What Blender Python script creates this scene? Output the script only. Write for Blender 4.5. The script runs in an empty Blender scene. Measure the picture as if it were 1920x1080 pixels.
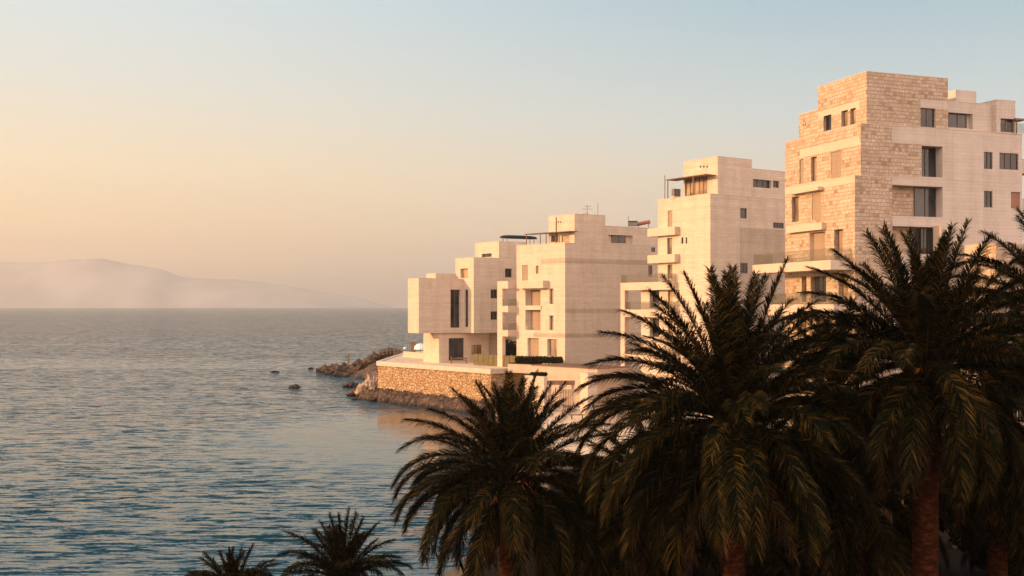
import bpy, bmesh, math, random
import numpy as np
from mathutils import Vector, noise
R = math.radians
random.seed(7); rng = np.random.default_rng(7)
sc = bpy.context.scene
col = sc.collection
H, F, CX, HY = 13.5, 2000.0, 960.0, 574.0      # eye height (m), focal length and horizon in photo pixels

def at(px, py, Y):                              # point seen at a pixel, Y metres ahead
    return Vector(((px - CX) / F * Y, Y, H + (HY - py) / F * Y))
def on_z(px, py, z):                            # point of a level plane seen at a pixel
    return at(px, py, (H - z) * F / (py - HY))

# ------------------------------------------------------------------ materials
def new_mat(name):
    m = bpy.data.materials.new(name); m.use_nodes = True
    nt = m.node_tree; b = nt.nodes['Principled BSDF']
    return m, nt, b
def nd(nt, typ, **kw):
    n = nt.nodes.new(typ)
    for k, v in kw.items():
        if k in n.inputs: n.inputs[k].default_value = v
        else: setattr(n, k, v)
    return n
def ramp(nt, fac, stops, interp='LINEAR'):
    n = nt.nodes.new('ShaderNodeValToRGB'); e = n.color_ramp.elements
    n.color_ramp.interpolation = interp
    while len(e) < len(stops): e.new(0.5)
    for i, (p, c) in enumerate(stops):
        e[i].position = p; e[i].color = (*c, 1) if len(c) == 3 else c
    nt.links.new(fac, n.inputs[0]); return n
def mix(nt, fac, a, b, mode='MIX'):
    n = nt.nodes.new('ShaderNodeMix'); n.data_type = 'RGBA'; n.blend_type = mode
    for s, v in ((0, fac), (6, a), (7, b)):
        if hasattr(v, 'is_output'): nt.links.new(v, n.inputs[s])
        else: n.inputs[s].default_value = v if s == 0 else (*v, 1)
    return n.outputs[2]
def coords(nt, kind, scale=(1, 1, 1)):
    t = nt.nodes.new('ShaderNodeTexCoord'); mp = nt.nodes.new('ShaderNodeMapping')
    mp.inputs['Scale'].default_value = scale
    nt.links.new(t.outputs[kind], mp.inputs[0]); return mp.outputs[0]
def noise_tex(nt, vec, scale, detail=4, rough=.55, dist=0):
    n = nd(nt, 'ShaderNodeTexNoise', Scale=scale, Detail=detail, Roughness=rough, Distortion=dist)
    nt.links.new(vec, n.inputs['Vector']); return n
def bump(nt, b, h, strength, dist):
    n = nd(nt, 'ShaderNodeBump', Strength=strength, Distance=dist)
    nt.links.new(h, n.inputs['Height']); nt.links.new(n.outputs[0], b.inputs['Normal'])

def mat_plain(name, c, rough=.6, metal=0, var=.12, scale=1.5):
    m, nt, b = new_mat(name)
    v = coords(nt, 'Object'); n = noise_tex(nt, v, scale)
    lo = tuple(x * (1 - var) for x in c); hi = tuple(min(1, x * (1 + var)) for x in c)
    r = ramp(nt, n.outputs[0], [(.3, lo), (.7, hi)])
    nt.links.new(r.outputs[0], b.inputs['Base Color'])
    b.inputs['Roughness'].default_value = rough; b.inputs['Metallic'].default_value = metal
    if rough > .9: b.inputs['Specular IOR Level'].default_value = .05
    return m
def mat_ashlar(name, c1, c2, mortar, bw=.85, rh=.3, var=.1):
    m, nt, b = new_mat(name)
    uv = coords(nt, 'UV')
    br = nd(nt, 'ShaderNodeTexBrick', **{'Scale': 1.0, 'Mortar Size': .012, 'Mortar Smooth': .3, 'Bias': 0.0, 'Brick Width': bw, 'Row Height': rh})
    br.inputs['Color1'].default_value = (*c1, 1); br.inputs['Color2'].default_value = (*c2, 1); br.inputs['Mortar'].default_value = (*mortar, 1)
    nt.links.new(uv, br.inputs['Vector'])
    # course to course tint and slow weathering
    rows = noise_tex(nt, coords(nt, 'UV', (.03, 1.7, 1)), 1.0, 3, .7)
    st = noise_tex(nt, coords(nt, 'UV', (.9, .13, 1)), 1.0, 6, .68)
    f1 = ramp(nt, rows.outputs[0], [(.3, (1 - var,) * 3), (.7, (1 + var * .6,) * 3)])
    f2 = ramp(nt, st.outputs[0], [(.3, (.86, .84, .81)), (.5, (.98, .98, .97)), (.7, (1.05, 1.05, 1.05))])
    c = mix(nt, 1.0, br.outputs[0], f1.outputs[0], 'MULTIPLY')
    c = mix(nt, 1.0, c, f2.outputs[0], 'MULTIPLY')
    nt.links.new(c, b.inputs['Base Color']); b.inputs['Roughness'].default_value = .85
    g = noise_tex(nt, uv, 6, 3)
    h = mix(nt, .25, br.outputs[1], g.outputs[0])
    bump(nt, b, h, -.35, .02)
    return m
def mat_rubble(name, cols, sx=1.6, sy=2.6, joint=(.2, .15, .1), bstr=.9, bd=.06, jw=.05):
    m, nt, b = new_mat(name)
    uv = coords(nt, 'UV', (sx, sy, 1))
    n = noise_tex(nt, uv, 1.6, 2); wob = mix(nt, .2, uv, n.outputs[1])
    v = nd(nt, 'ShaderNodeTexVoronoi', feature='F1', voronoi_dimensions='2D', Scale=1.0, Randomness=.97)
    e = nd(nt, 'ShaderNodeTexVoronoi', feature='DISTANCE_TO_EDGE', voronoi_dimensions='2D', Scale=1.0, Randomness=.97)
    nt.links.new(wob, v.inputs['Vector']); nt.links.new(wob, e.inputs['Vector'])
    sep = nt.nodes.new('ShaderNodeSeparateColor'); nt.links.new(v.outputs['Color'], sep.inputs[0])
    k = len(cols) - 1
    c = ramp(nt, sep.outputs[0], [(i / k, cc) for i, cc in enumerate(cols)])
    fine = noise_tex(nt, uv, 5, 5, .65)
    ff = ramp(nt, fine.outputs[0], [(.3, (.78, .76, .73)), (.7, (1.08, 1.08, 1.08))])
    c2 = mix(nt, 1.0, c.outputs[0], ff.outputs[0], 'MULTIPLY')
    ed = ramp(nt, e.outputs['Distance'], [(0.0, (0, 0, 0)), (jw, (.55, .55, .55)), (.28, (1, 1, 1))])
    c3 = mix(nt, ed.outputs[0], joint, c2)
    nt.links.new(c3, b.inputs['Base Color']); b.inputs['Roughness'].default_value = .9
    hh = mix(nt, .3, ed.outputs[0], fine.outputs[0])
    bump(nt, b, hh, bstr, bd)
    return m

def mat_blocks():
    m, nt, b = new_mat('rough_stone_blocks')
    uv = coords(nt, 'UV'); n = noise_tex(nt, uv, 1.1, 3, .6)
    wob = mix(nt, .17, uv, n.outputs[1])
    def bricks(w, h, off):
        br = nd(nt, 'ShaderNodeTexBrick', **{'Scale': 1.0, 'Mortar Size': .022, 'Mortar Smooth': .5, 'Bias': 0.0, 'Brick Width': w, 'Row Height': h})
        br.offset = off; br.offset_frequency = 2; br.squash = .65; br.squash_frequency = 3
        br.inputs['Color1'].default_value = (0, 0, 0, 1); br.inputs['Color2'].default_value = (1, 1, 1, 1); br.inputs['Mortar'].default_value = (.5, .5, .5, 1)
        nt.links.new(wob, br.inputs['Vector']); return br
    br = bricks(.40, .25, .43)
    tone = ramp(nt, br.outputs[0], [(0, (.33, .215, .13)), (.10, (.45, .325, .215)), (.35, (.54, .415, .295)), (.55, (.485, .365, .255)), (.8, (.585, .46, .345)), (1, (.54, .425, .315))])
    fine = noise_tex(nt, uv, 7, 5, .68)
    c = mix(nt, 1.0, tone.outputs[0], ramp(nt, fine.outputs[0], [(.3, (.74, .72, .68)), (.68, (1.08, 1.08, 1.08))]).outputs[0], 'MULTIPLY')
    big = noise_tex(nt, uv, .35, 3); c = mix(nt, 1.0, c, ramp(nt, big.outputs[0], [(.35, (.88, .85, .82)), (.65, (1.05, 1.05, 1.05))]).outputs[0], 'MULTIPLY')
    jf = nd(nt, 'ShaderNodeMath', operation='MULTIPLY'); nt.links.new(br.outputs[1], jf.inputs[0]); jf.inputs[1].default_value = .5
    c = mix(nt, jf.outputs[0], c, (.24, .17, .115))
    nt.links.new(c, b.inputs['Base Color']); b.inputs['Roughness'].default_value = .9
    inv = nd(nt, 'ShaderNodeMath', operation='SUBTRACT'); inv.inputs[0].default_value = 1; nt.links.new(br.outputs[1], inv.inputs[1])
    bump(nt, b, mix(nt, .45, inv.outputs[0], fine.outputs[0]), .9, .06)
    return m
M = {}
M['lime'] = mat_ashlar('pale_limestone', (.60, .475, .36), (.545, .43, .32), (.42, .32, .235))
M['lime_b'] = mat_ashlar('cream_limestone', (.57, .45, .34), (.52, .41, .305), (.40, .31, .225), .7, .26)
M['grey'] = mat_ashlar('greyish_limestone', (.555, .465, .385), (.52, .435, .36), (.43, .35, .285), .9, .3, .07)
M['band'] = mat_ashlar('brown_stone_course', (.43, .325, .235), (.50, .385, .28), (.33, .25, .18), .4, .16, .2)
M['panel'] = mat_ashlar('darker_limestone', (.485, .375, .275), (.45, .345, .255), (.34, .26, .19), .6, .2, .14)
M['rubble'] = mat_blocks()
M['seawall'] = mat_rubble('sea_wall_rubble', [(.36, .20, .09), (.60, .41, .22), (.47, .285, .135), (.66, .48, .29), (.40, .24, .11), (.58, .39, .21)], 2.9, 3.2, (.25, .145, .07), 1.0, .2, .06)
M['slab'] = mat_plain('smooth_render', (.53, .41, .30), .8, 0, .07, .6)
M['cap'] = mat_plain('wall_coping_stone', (.53, .42, .315), .8, 0, .1, 1.2)
M['roof'] = mat_plain('roof_gravel', (.38, .32, .26), .95, 0, .2, 3)
M['frame'] = mat_plain('window_frame_bronze', (.09, .07, .055), .4, .3, .1)
M['wood'] = mat_plain('weathered_wood', (.17, .095, .05), .7, 0, .3, 4)
M['shutter'] = mat_ashlar('slatted_shutter', (.36, .255, .17), (.33, .235, .155), (.2, .14, .09), 3.0, .09, .06)
M['redshut'] = mat_ashlar('red_shutter', (.33, .16, .10), (.30, .145, .09), (.18, .08, .05), 3.0, .09, .06)
M['dark'] = mat_plain('dark_metal', (.03, .028, .028), .5, .4, .2)
M['greyrail'] = mat_plain('grey_metal', (.16, .15, .14), .5, .5, .2)
M['white'] = mat_plain('white_fabric', (.72, .68, .62), .7, 0, .05)
M['redtank'] = mat_plain('rusty_tank', (.30, .10, .05), .5, .2, .25)
M['fence'] = mat_plain('olive_painted_boards', (.10, .078, .02), .7, 0, .35, 2)
M['pave'] = mat_plain('pale_paving', (.70, .52, .34), .9, 0, .16, .8)
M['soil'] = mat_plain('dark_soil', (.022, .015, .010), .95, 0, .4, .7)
M['ground'] = mat_plain('dry_earth', (.20, .145, .095), .95, 0, .3, .25)
M['hill'] = mat_plain('haze_paled_hills', (.37, .345, .31), .95, 0, .3, .002)  # base colour paled to stand in for part of the haze
def mat_glass(name, c, rough, coat=.5):
    m, nt, b = new_mat(name)
    n = noise_tex(nt, coords(nt, 'Object', (.6, .6, .35)), .8, 2)
    r = ramp(nt, n.outputs[0], [(.35, tuple(x * .4 for x in c)), (.65, tuple(x * 1.5 for x in c))])
    nt.links.new(r.outputs[0], b.inputs['Base Color'])
    b.inputs['Roughness'].default_value = rough; b.inputs['IOR'].default_value = 1.5
    b.inputs['Specular IOR Level'].default_value = coat
    return m
M['glass'] = mat_glass('window_glass', (.035, .035, .035), .06)
M['curtain'] = mat_glass('curtained_glass', (.30, .20, .12), .15)
def mat_railglass():
    m, nt, b = new_mat('balcony_glass')
    tr = nd(nt, 'ShaderNodeBsdfTransparent'); tr.inputs[0].default_value = (.88, .88, .85, 1)
    b.inputs['Base Color'].default_value = (.22, .20, .16, 1); b.inputs['Roughness'].default_value = .05
    ms = nd(nt, 'ShaderNodeMixShader'); ms.inputs[0].default_value = .16
    nt.links.new(tr.outputs[0], ms.inputs[1]); nt.links.new(b.outputs[0], ms.inputs[2])
    nt.links.new(ms.outputs[0], nt.nodes['Material Output'].inputs[0]); return m
M['railglass'] = mat_railglass()
def mat_rock(name, cols, bs=.8):
    m, nt, b = new_mat(name)
    v = coords(nt, 'Object')
    n = noise_tex(nt, v, 1.3, 8, .68); n2 = noise_tex(nt, v, 5, 6, .7)
    r = ramp(nt, n.outputs[0], [(.28, cols[0]), (.5, cols[1]), (.72, cols[2])])
    c = mix(nt, .5, r.outputs[0], ramp(nt, n2.outputs[0], [(.3, (.3, .3, .3)), (.7, (1.2, 1.2, 1.2))]).outputs[0], 'MULTIPLY')
    g = nt.nodes.new('ShaderNodeNewGeometry'); sx = nt.nodes.new('ShaderNodeSeparateXYZ'); nt.links.new(g.outputs['Position'], sx.inputs[0])
    wz = nd(nt, 'ShaderNodeMath', operation='ADD'); nt.links.new(sx.outputs['Z'], wz.inputs[0]); nt.links.new(n.outputs[0], wz.inputs[1])
    wr = ramp(nt, wz.outputs[0], [(.62, (.16, .15, .13)), (.98, (1, 1, 1))])
    c = mix(nt, 1.0, c, wr.outputs[0], 'MULTIPLY')
    nt.links.new(c, b.inputs['Base Color']); b.inputs['Roughness'].default_value = .85
    bump(nt, b, mix(nt, .5, n.outputs[0], n2.outputs[0]), bs, .25); return m
M['rock'] = mat_rock('brown_rock', [(.03, .017, .009), (.09, .05, .027), (.24, .14, .075)])
M['palerock'] = mat_rock('pale_rock', [(.18, .12, .08), (.38, .28, .20), (.52, .41, .31)], .5)
M['wetrock'] = mat_rock('wet_dark_rock', [(.02, .016, .012), (.05, .036, .026), (.10, .07, .05)])
def mat_leaf(name, c1, c2, c3, tr=.14):
    m, nt, b = new_mat(name)
    g = nt.nodes.new('ShaderNodeNewGeometry')
    r = ramp(nt, g.outputs['Random Per Island'], [(0, c1), (.66, c2), (1, c3)])
    nt.links.new(r.outputs[0], b.inputs['Base Color']); b.inputs['Roughness'].default_value = .6
    b.inputs['Specular IOR Level'].default_value = .03
    t = nd(nt, 'ShaderNodeBsdfTranslucent'); nt.links.new(r.outputs[0], t.inputs[0])
    ms = nd(nt, 'ShaderNodeMixShader'); ms.inputs[0].default_value = tr
    nt.links.new(b.outputs[0], ms.inputs[1]); nt.links.new(t.outputs[0], ms.inputs[2])
    nt.links.new(ms.outputs[0], nt.nodes['Material Output'].inputs[0]); return m
M['frond'] = mat_leaf('palm_leaf', (.002, .004, .001), (.0055, .007, .002), (.085, .048, .010))  # crown shade darkened into the base, scattered gold leaflets painted as sunlit highlights
M['dry'] = mat_leaf('dry_palm_leaf', (.035, .018, .008), (.06, .032, .012), (.10, .055, .02))
M['hedge'] = mat_leaf('clipped_hedge_leaf', (.010, .014, .005), (.018, .024, .008), (.04, .04, .014))
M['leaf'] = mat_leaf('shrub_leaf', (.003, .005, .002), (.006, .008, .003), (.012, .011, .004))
M['rachis'] = mat_plain('palm_rib', (.012, .010, .004), .95, 0, .2)
M['fruit'] = mat_plain('orange_fruit_stalks', (.30, .11, .025), .6, 0, .3)
def mat_trunk():
    m, nt, b = new_mat('palm_trunk_bark')
    v = coords(nt, 'Object', (1, 1, 2.2)); n = noise_tex(nt, v, 3.5, 6, .7)
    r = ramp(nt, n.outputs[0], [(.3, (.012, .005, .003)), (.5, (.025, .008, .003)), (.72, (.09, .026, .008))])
    nt.links.new(r.outputs[0], b.inputs['Base Color']); b.inputs['Roughness'].default_value = .9; b.inputs['Specular IOR Level'].default_value = .04
    bump(nt, b, n.outputs[0], .8, .06); return m
M['trunk'] = mat_trunk()
def mat_sea():
    m, nt, b = new_mat('sea_water')
    def slope(sx, sy, sc_, det, amp, rot=0):
        t = nt.nodes.new('ShaderNodeTexCoord'); mp = nt.nodes.new('ShaderNodeMapping')
        mp.inputs['Scale'].default_value = (sx, sy, 1); mp.inputs['Rotation'].default_value = (0, 0, rot)
        nt.links.new(t.outputs['Object'], mp.inputs[0])
        n = noise_tex(nt, mp.outputs[0], sc_, det, .5, .3)
        s = nd(nt, 'ShaderNodeVectorMath', operation='SUBTRACT'); s.inputs[1].default_value = (.5, .5, .5)
        nt.links.new(n.outputs[1], s.inputs[0])
        k = nd(nt, 'ShaderNodeVectorMath', operation='MULTIPLY'); k.inputs[1].default_value = (amp * .55, amp, 0)
        nt.links.new(s.outputs[0], k.inputs[0]); return k.outputs[0]
    def add(a, c):
        n = nd(nt, 'ShaderNodeVectorMath', operation='ADD'); nt.links.new(a, n.inputs[0]); nt.links.new(c, n.inputs[1]); return n.outputs[0]
    a = slope(.23, 1.0, 2.6, 4, SEA[0], R(-6))
    a = add(a, slope(.2, 1.0, 1.05, 3, SEA[1], R(-4)))
    a = add(a, slope(.5, 1.0, 6.5, 3, SEA[2], R(-8)))
    # waves run in towards the shore: steep fronts facing it, gentle backs
    sa = nt.nodes.new('ShaderNodeSeparateXYZ'); nt.links.new(a, sa.inputs[0])
    ab = nd(nt, 'ShaderNodeMath', operation='ABSOLUTE'); nt.links.new(sa.outputs[1], ab.inputs[0])
    ma = nd(nt, 'ShaderNodeMath', operation='MULTIPLY_ADD'); ma.inputs[1].default_value = -.85; nt.links.new(ab.outputs[0], ma.inputs[0]); nt.links.new(sa.outputs[1], ma.inputs[2])
    cb = nt.nodes.new('ShaderNodeCombineXYZ'); nt.links.new(sa.outputs[0], cb.inputs[0]); nt.links.new(ma.outputs[0], cb.inputs[1]); a = cb.outputs[0]
    # calmer slicks and wind lanes, long across the view
    pm = noise_tex(nt, coords(nt, 'Object', (.0013, .022, 1)), 1.0, 5, .62, .5)
    pr = ramp(nt, pm.outputs[0], [(.34, (.38,) * 3), (.42, (.85,) * 3), (.52, (1.0,) * 3), (.68, (1.3,) * 3)])
    k = nd(nt, 'ShaderNodeVectorMath', operation='MULTIPLY'); nt.links.new(a, k.inputs[0]); nt.links.new(pr.outputs[0], k.inputs[1])
    # sheltered bay near the shore, livelier water farther out
    gp = nt.nodes.new('ShaderNodeTexCoord'); sx = nt.nodes.new('ShaderNodeSeparateXYZ'); nt.links.new(gp.outputs['Object'], sx.inputs[0])
    mr = nd(nt, 'ShaderNodeMapRange'); mr.inputs['From Min'].default_value = 150; mr.inputs['From Max'].default_value = 520; mr.inputs['To Min'].default_value = .68; mr.inputs['To Max'].default_value = 3.0; nt.links.new(sx.outputs['Y'], mr.inputs[0])
    # calm water in the lee of the quay, where the wall mirrors
    ds = nd(nt, 'ShaderNodeVectorMath', operation='DISTANCE'); ds.inputs[1].default_value = (1, 112, 0); nt.links.new(gp.outputs['Object'], ds.inputs[0])
    m3 = nd(nt, 'ShaderNodeMapRange'); m3.interpolation_type = 'SMOOTHSTEP'; m3.inputs['From Min'].default_value = 20; m3.inputs['From Max'].default_value = 44; m3.inputs['To Min'].default_value = .10; nt.links.new(ds.outputs['Value'], m3.inputs[0])
    mm = nd(nt, 'ShaderNodeMath', operation='MULTIPLY'); nt.links.new(mr.outputs[0], mm.inputs[0]); nt.links.new(m3.outputs[0], mm.inputs[1]); mr = mm
    k2 = nd(nt, 'ShaderNodeVectorMath', operation='SCALE'); nt.links.new(k.outputs[0], k2.inputs[0]); nt.links.new(mr.outputs[0], k2.inputs['Scale']); k = k2
    up = nd(nt, 'ShaderNodeVectorMath', operation='ADD'); up.inputs[1].default_value = (0, 0, 1); nt.links.new(k.outputs[0], up.inputs[0])
    nz = nd(nt, 'ShaderNodeVectorMath', operation='NORMALIZE'); nt.links.new(up.outputs[0], nz.inputs[0])
    nt.links.new(nz.outputs[0], b.inputs['Normal'])
    b.inputs['Base Color'].default_value = (.004, .034, .047, 1)
    b.inputs['Roughness'].default_value = .1; b.inputs['IOR'].default_value = 1.305
    return m
SEA = (2.1, 1.0, .9)
M['sea'] = mat_sea()

# ------------------------------------------------------------------ object helpers
def mesh_obj(name, verts, faces, mat, parent=None, uvs=None, loc=(0, 0, 0), smooth=False):
    me = bpy.data.meshes.new(name)
    loc = Vector(loc)
    me.from_pydata([tuple(Vector(v) - loc) for v in verts], [], faces)
    for mm in (mat if isinstance(mat, list) else [mat]): me.materials.append(mm)
    if uvs is not None:
        l = me.uv_layers.new(name='UVMap'); flat = [c for f in uvs for p in f for c in p]
        l.data.foreach_set('uv', flat)
    if smooth: me.polygons.foreach_set('use_smooth', [True] * len(me.polygons))
    o = bpy.data.objects.new(name, me); col.objects.link(o); o.location = loc
    if parent is not None:
        o.parent = parent
        p = parent
        w = Vector((0, 0, 0))
        while p is not None: w += p.location; p = p.parent
        o.location = loc - w
    return o
def tag(o, label=None, cat=None, group=None, kind=None):
    for k, v in (('label', label), ('category', cat), ('group', group), ('kind', kind)):
        if v: o[k] = v
    return o
def empty(name, loc, label, cat, group=None):
    o = bpy.data.objects.new(name, None); col.objects.link(o); o.location = loc
    o.empty_display_size = .3
    return tag(o, label, cat, group)

class MB:                                        # collects faces with metric UVs
    def __init__(s): s.v = []; s.f = []; s.uv = []
    def quad(s, ps, uv):
        i = len(s.v); s.v += [tuple(p) for p in ps]; s.f.append(tuple(range(i, i + len(ps)))); s.uv.append(uv)
    def box8(s, p):                              # p[i][j][k] corners
        def d(a, b): return (Vector(a) - Vector(b)).length
        A = d(p[0][0][0], p[1][0][0]); B = d(p[0][0][0], p[0][1][0]); C = d(p[0][0][0], p[0][0][1])
        z0 = p[0][0][0][2]
        q = s.quad
        q([p[0][0][0], p[0][0][1], p[1][0][1], p[1][0][0]][::-1], [(A, z0), (A, z0 + C), (0, z0 + C), (0, z0)])
        q([p[0][1][0], p[1][1][0], p[1][1][1], p[0][1][1]][::-1], [(0, z0 + C), (A, z0 + C), (A, z0), (0, z0)])
        q([p[0][0][0], p[0][1][0], p[0][1][1], p[0][0][1]][::-1], [(0, z0 + C), (B, z0 + C), (B, z0), (0, z0)])
        q([p[1][0][0], p[1][0][1], p[1][1][1], p[1][1][0]][::-1], [(B, z0), (B, z0 + C), (0, z0 + C), (0, z0)])
        q([p[0][0][1], p[0][1][1], p[1][1][1], p[1][0][1]][::-1], [(A, 0), (A, B), (0, B), (0, 0)])
        q([p[0][0][0], p[1][0][0], p[1][1][0], p[0][1][0]][::-1], [(0, B), (A, B), (A, 0), (0, 0)])
    def box(s, c, d, rz=0):
        x = Vector((math.cos(rz), math.sin(rz), 0)); y = Vector((-math.sin(rz), math.cos(rz), 0)); z = Vector((0, 0, 1)); c = Vector(c)
        s.box8([[[c + x * (i - .5) * d[0] + y * (j - .5) * d[1] + z * (k - .5) * d[2] for k in (0, 1)] for j in (0, 1)] for i in (0, 1)])
    def tube(s, pts, rads, n=8, cap=True):
        base = len(s.v); m = len(pts); pts = [Vector(p) for p in pts]
        for i, p in enumerate(pts):
            t = (pts[min(i + 1, m - 1)] - pts[max(i - 1, 0)]).normalized()
            a = t.orthogonal().normalized() if i == 0 else (a - t * a.dot(t)).normalized()
            b = t.cross(a); r = rads[i] if hasattr(rads, '__len__') else rads
            for k in range(n):
                th = 2 * math.pi * k / n; s.v.append(tuple(p + (a * math.cos(th) + b * math.sin(th)) * r))
        for i in range(m - 1):
            for k in range(n):
                k2 = (k + 1) % n
                s.f.append((base + i * n + k, base + i * n + k2, base + (i + 1) * n + k2, base + (i + 1) * n + k)); s.uv.append([(0, 0)] * 4)
        if cap:
            s.f.append(tuple(base + k for k in range(n))[::-1]); s.uv.append([(0, 0)] * n)
            s.f.append(tuple(base + (m - 1) * n + k for k in range(n))); s.uv.append([(0, 0)] * n)
    def build(s, name, mat, parent=None, loc=(0, 0, 0), smooth=False):
        if parent is not None and loc == (0, 0, 0):
            w = Vector((0, 0, 0)); p = parent
            while p is not None: w += p.location; p = p.parent
            loc = w
        return mesh_obj(name, s.v, s.f, mat, parent, s.uv, loc, smooth)

# ------------------------------------------------------------------ buildings
PART = {'lime': 'wall', 'lime_b': 'wall', 'grey': 'wall', 'rubble': 'stone_cladding', 'band': 'stone_band', 'panel': 'wall_panel', 'roof': 'roof', 'slab': 'render_band', 'cap': 'coping'}
class Bld:
    """plan coordinates: s runs along the sunlit front away from the near corner, t along the shaded front"""
    def __init__(S, name, px, Y, a, b, zg, label, wall='lime'):
        S.C = at(px, HY, Y); S.u = Vector((-math.sin(R(a)), math.cos(R(a)), 0)); S.v = Vector((math.sin(R(b)), math.cos(R(b)), 0))
        S.zg = zg; S.wall = wall; S.root = empty(name, (S.C.x, S.C.y, zg), label, 'building'); S.m = {}
    def P(S, s, t, z): p = S.C + S.u * s + S.v * t; return Vector((p.x, p.y, z))
    def ls(S, px, t=0): k = (px - CX) / F; C, u, v = S.C, S.u, S.v; return (k * (C.y + t * v.y) - C.x - t * v.x) / (u.x - k * u.y)
    def st(S, px, s=0): k = (px - CX) / F; C, u, v = S.C, S.u, S.v; return (k * (C.y + s * u.y) - C.x - s * u.x) / (v.x - k * v.y)
    def z(S, py, s, t): return H + (HY - py) / F * S.P(s, t, 0).y
    def lit(S, px0, px1, py0, py1, t=0):          # pixel box -> rectangle on the sunlit plane
        a0, a1 = S.ls(px1, t), S.ls(px0, t); am = (a0 + a1) / 2
        return (a0, a1, S.z(py1, am, t), S.z(py0, am, t))
    def shade(S, px0, px1, py0, py1, s=0):
        a0, a1 = S.st(px0, s), S.st(px1, s); am = (a0 + a1) / 2
        return (a0, a1, S.z(py1, s, am), S.z(py0, s, am))
    def mb(S, key): return S.m.setdefault(key if isinstance(key, tuple) else (key, 0), MB())
    def uid(S): S.n = getattr(S, 'n', 0) + 1; return S.n
    def pt(S, side, c, a, z): return S.P(a, c, z) if side == 'lit' else S.P(c, a, z)
    def face(S, side, c, a0, a1, z0, z1, ops=(), patches=(), mat=None):
        mat = mat or S.wall; e = 1e-4
        patches = [(r, (pm, S.uid()) if pm in ('slab', 'band', 'panel') else pm) for r, pm in patches]
        ops = [dict(o, r=(max(o['r'][0], a0), min(o['r'][1], a1), max(o['r'][2], z0), min(o['r'][3], z1))) for o in ops]
        ops = [o for o in ops if o['r'][1] - o['r'][0] > .05 and o['r'][3] - o['r'][2] > .05]
        rs = [o['r'] for o in ops] + [p[0] for p in patches]
        def uniq(vals, lo, hi):
            out = []
            for x in sorted([lo, hi] + [min(max(x, lo), hi) for x in vals]):
                if not out or x - out[-1] > e: out.append(x)
            return out
        A = uniq([x for r in rs for x in r[:2]], a0, a1); Z = uniq([x for r in rs for x in r[2:]], z0, z1)
        ins = lambda r, a, z: r[0] < a < r[1] and r[2] < z < r[3]
        for i in range(len(A) - 1):
            for j in range(len(Z) - 1):
                am, zm = (A[i] + A[i + 1]) / 2, (Z[j] + Z[j + 1]) / 2
                if any(ins(o['r'], am, zm) for o in ops): continue
                mk = mat
                for r, pm in patches:
                    if ins(r, am, zm): mk = pm
                q = [(A[i], Z[j]), (A[i + 1], Z[j]), (A[i + 1], Z[j + 1]), (A[i], Z[j + 1])]
                if side == 'lit': q = q[::-1]
                S.mb(mk).quad([S.pt(side, c, *x) for x in q], q)
        for o in ops:
            r, d = o['r'], o.get('d', .3); c2 = c + d; mk = o.get('rev', mat)
            cs = [(r[0], r[2]), (r[1], r[2]), (r[1], r[3]), (r[0], r[3])]
            for k in range(4):
                p, q = cs[k], cs[(k + 1) % 4]
                L = abs(q[0] - p[0]) + abs(q[1] - p[1])
                S.mb(mk).quad([S.pt(side, c, *p), S.pt(side, c, *q), S.pt(side, c2, *q), S.pt(side, c2, *p)], [(p[0], p[1]), (p[0] + L, p[1]), (p[0] + L, p[1] + d), (p[0], p[1] + d)])
            bk = [S.pt(side, c2, *x) for x in cs]
            S.mb(o.get('back', mk)).quad(bk, cs)
            if o.get('fill'): S.fill(side, c2, o.get('fr', r), o['fill'], o.get('n', 2))
    def fill(S, side, c, r, kind, n=2):          # a window, door or shutter just in front of the plane c
        def bx(mb, a0, a1, z0, z1, d0, d1):
            mb.box8([[[S.pt(side, c - dd, a, z) for z in (z0, z1)] for dd in (d1, d0)] for a in (a0, a1)])
        a0, a1, z0, z1 = r
        if kind in ('shutter', 'redshut'):
            mb = MB(); bx(mb, a0 + .02, a1 - .02, z0 + .02, z1 - .02, .03, .1); mb.build('shutter', M[kind], S.root); return
        if kind == 'vent':
            mb = MB(); bx(mb, a0 + .01, a1 - .01, z0 + .01, z1 - .01, .03, .06); mb.build('vent', M['dark'], S.root); return
        w = min(.07, (a1 - a0) * .12)
        mb = MB(); bx(mb, a0 + .003, a1 - .003, z0 + .003, z0 + w, .02, .11); bx(mb, a0 + .003, a1 - .003, z1 - w, z1 - .003, .02, .11)
        for k in range(n + 1):
            x = a0 + .003 + (a1 - a0 - w - .006) * k / n; bx(mb, x, x + w, z0 + w, z1 - w, .02, .108)
        f = mb.build('window', M['frame'], S.root)
        mb = MB(); bx(mb, a0 + .01, a1 - .01, z0 + .01, z1 - .01, .04, .06); mb.build('pane', M['curtain' if kind == 'curtain' else 'glass'], f)
    def vol(S, s0, s1, t0, t1, z0, z1, lit=(), shade=(), plit=(), pshade=(), mat=None, mlit=None, mshade=None, cope=True):
        S.face('lit', t0, s0, s1, z0, z1, lit, plit, mlit or mat); S.face('shade', s0, t0, t1, z0, z1, shade, pshade, mshade or mat)
        S.face('lit', t1, s0, s1, z0, z1, mat=mat); S.face('shade', s1, t0, t1, z0, z1, mat=mat)
        S.mb(('roof', S.uid())).quad([S.P(s0, t0, z1 - .004), S.P(s0, t1, z1 - .004), S.P(s1, t1, z1 - .004), S.P(s1, t0, z1 - .004)], [(s0, t0), (s0, t1), (s1, t1), (s1, t0)])
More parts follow.
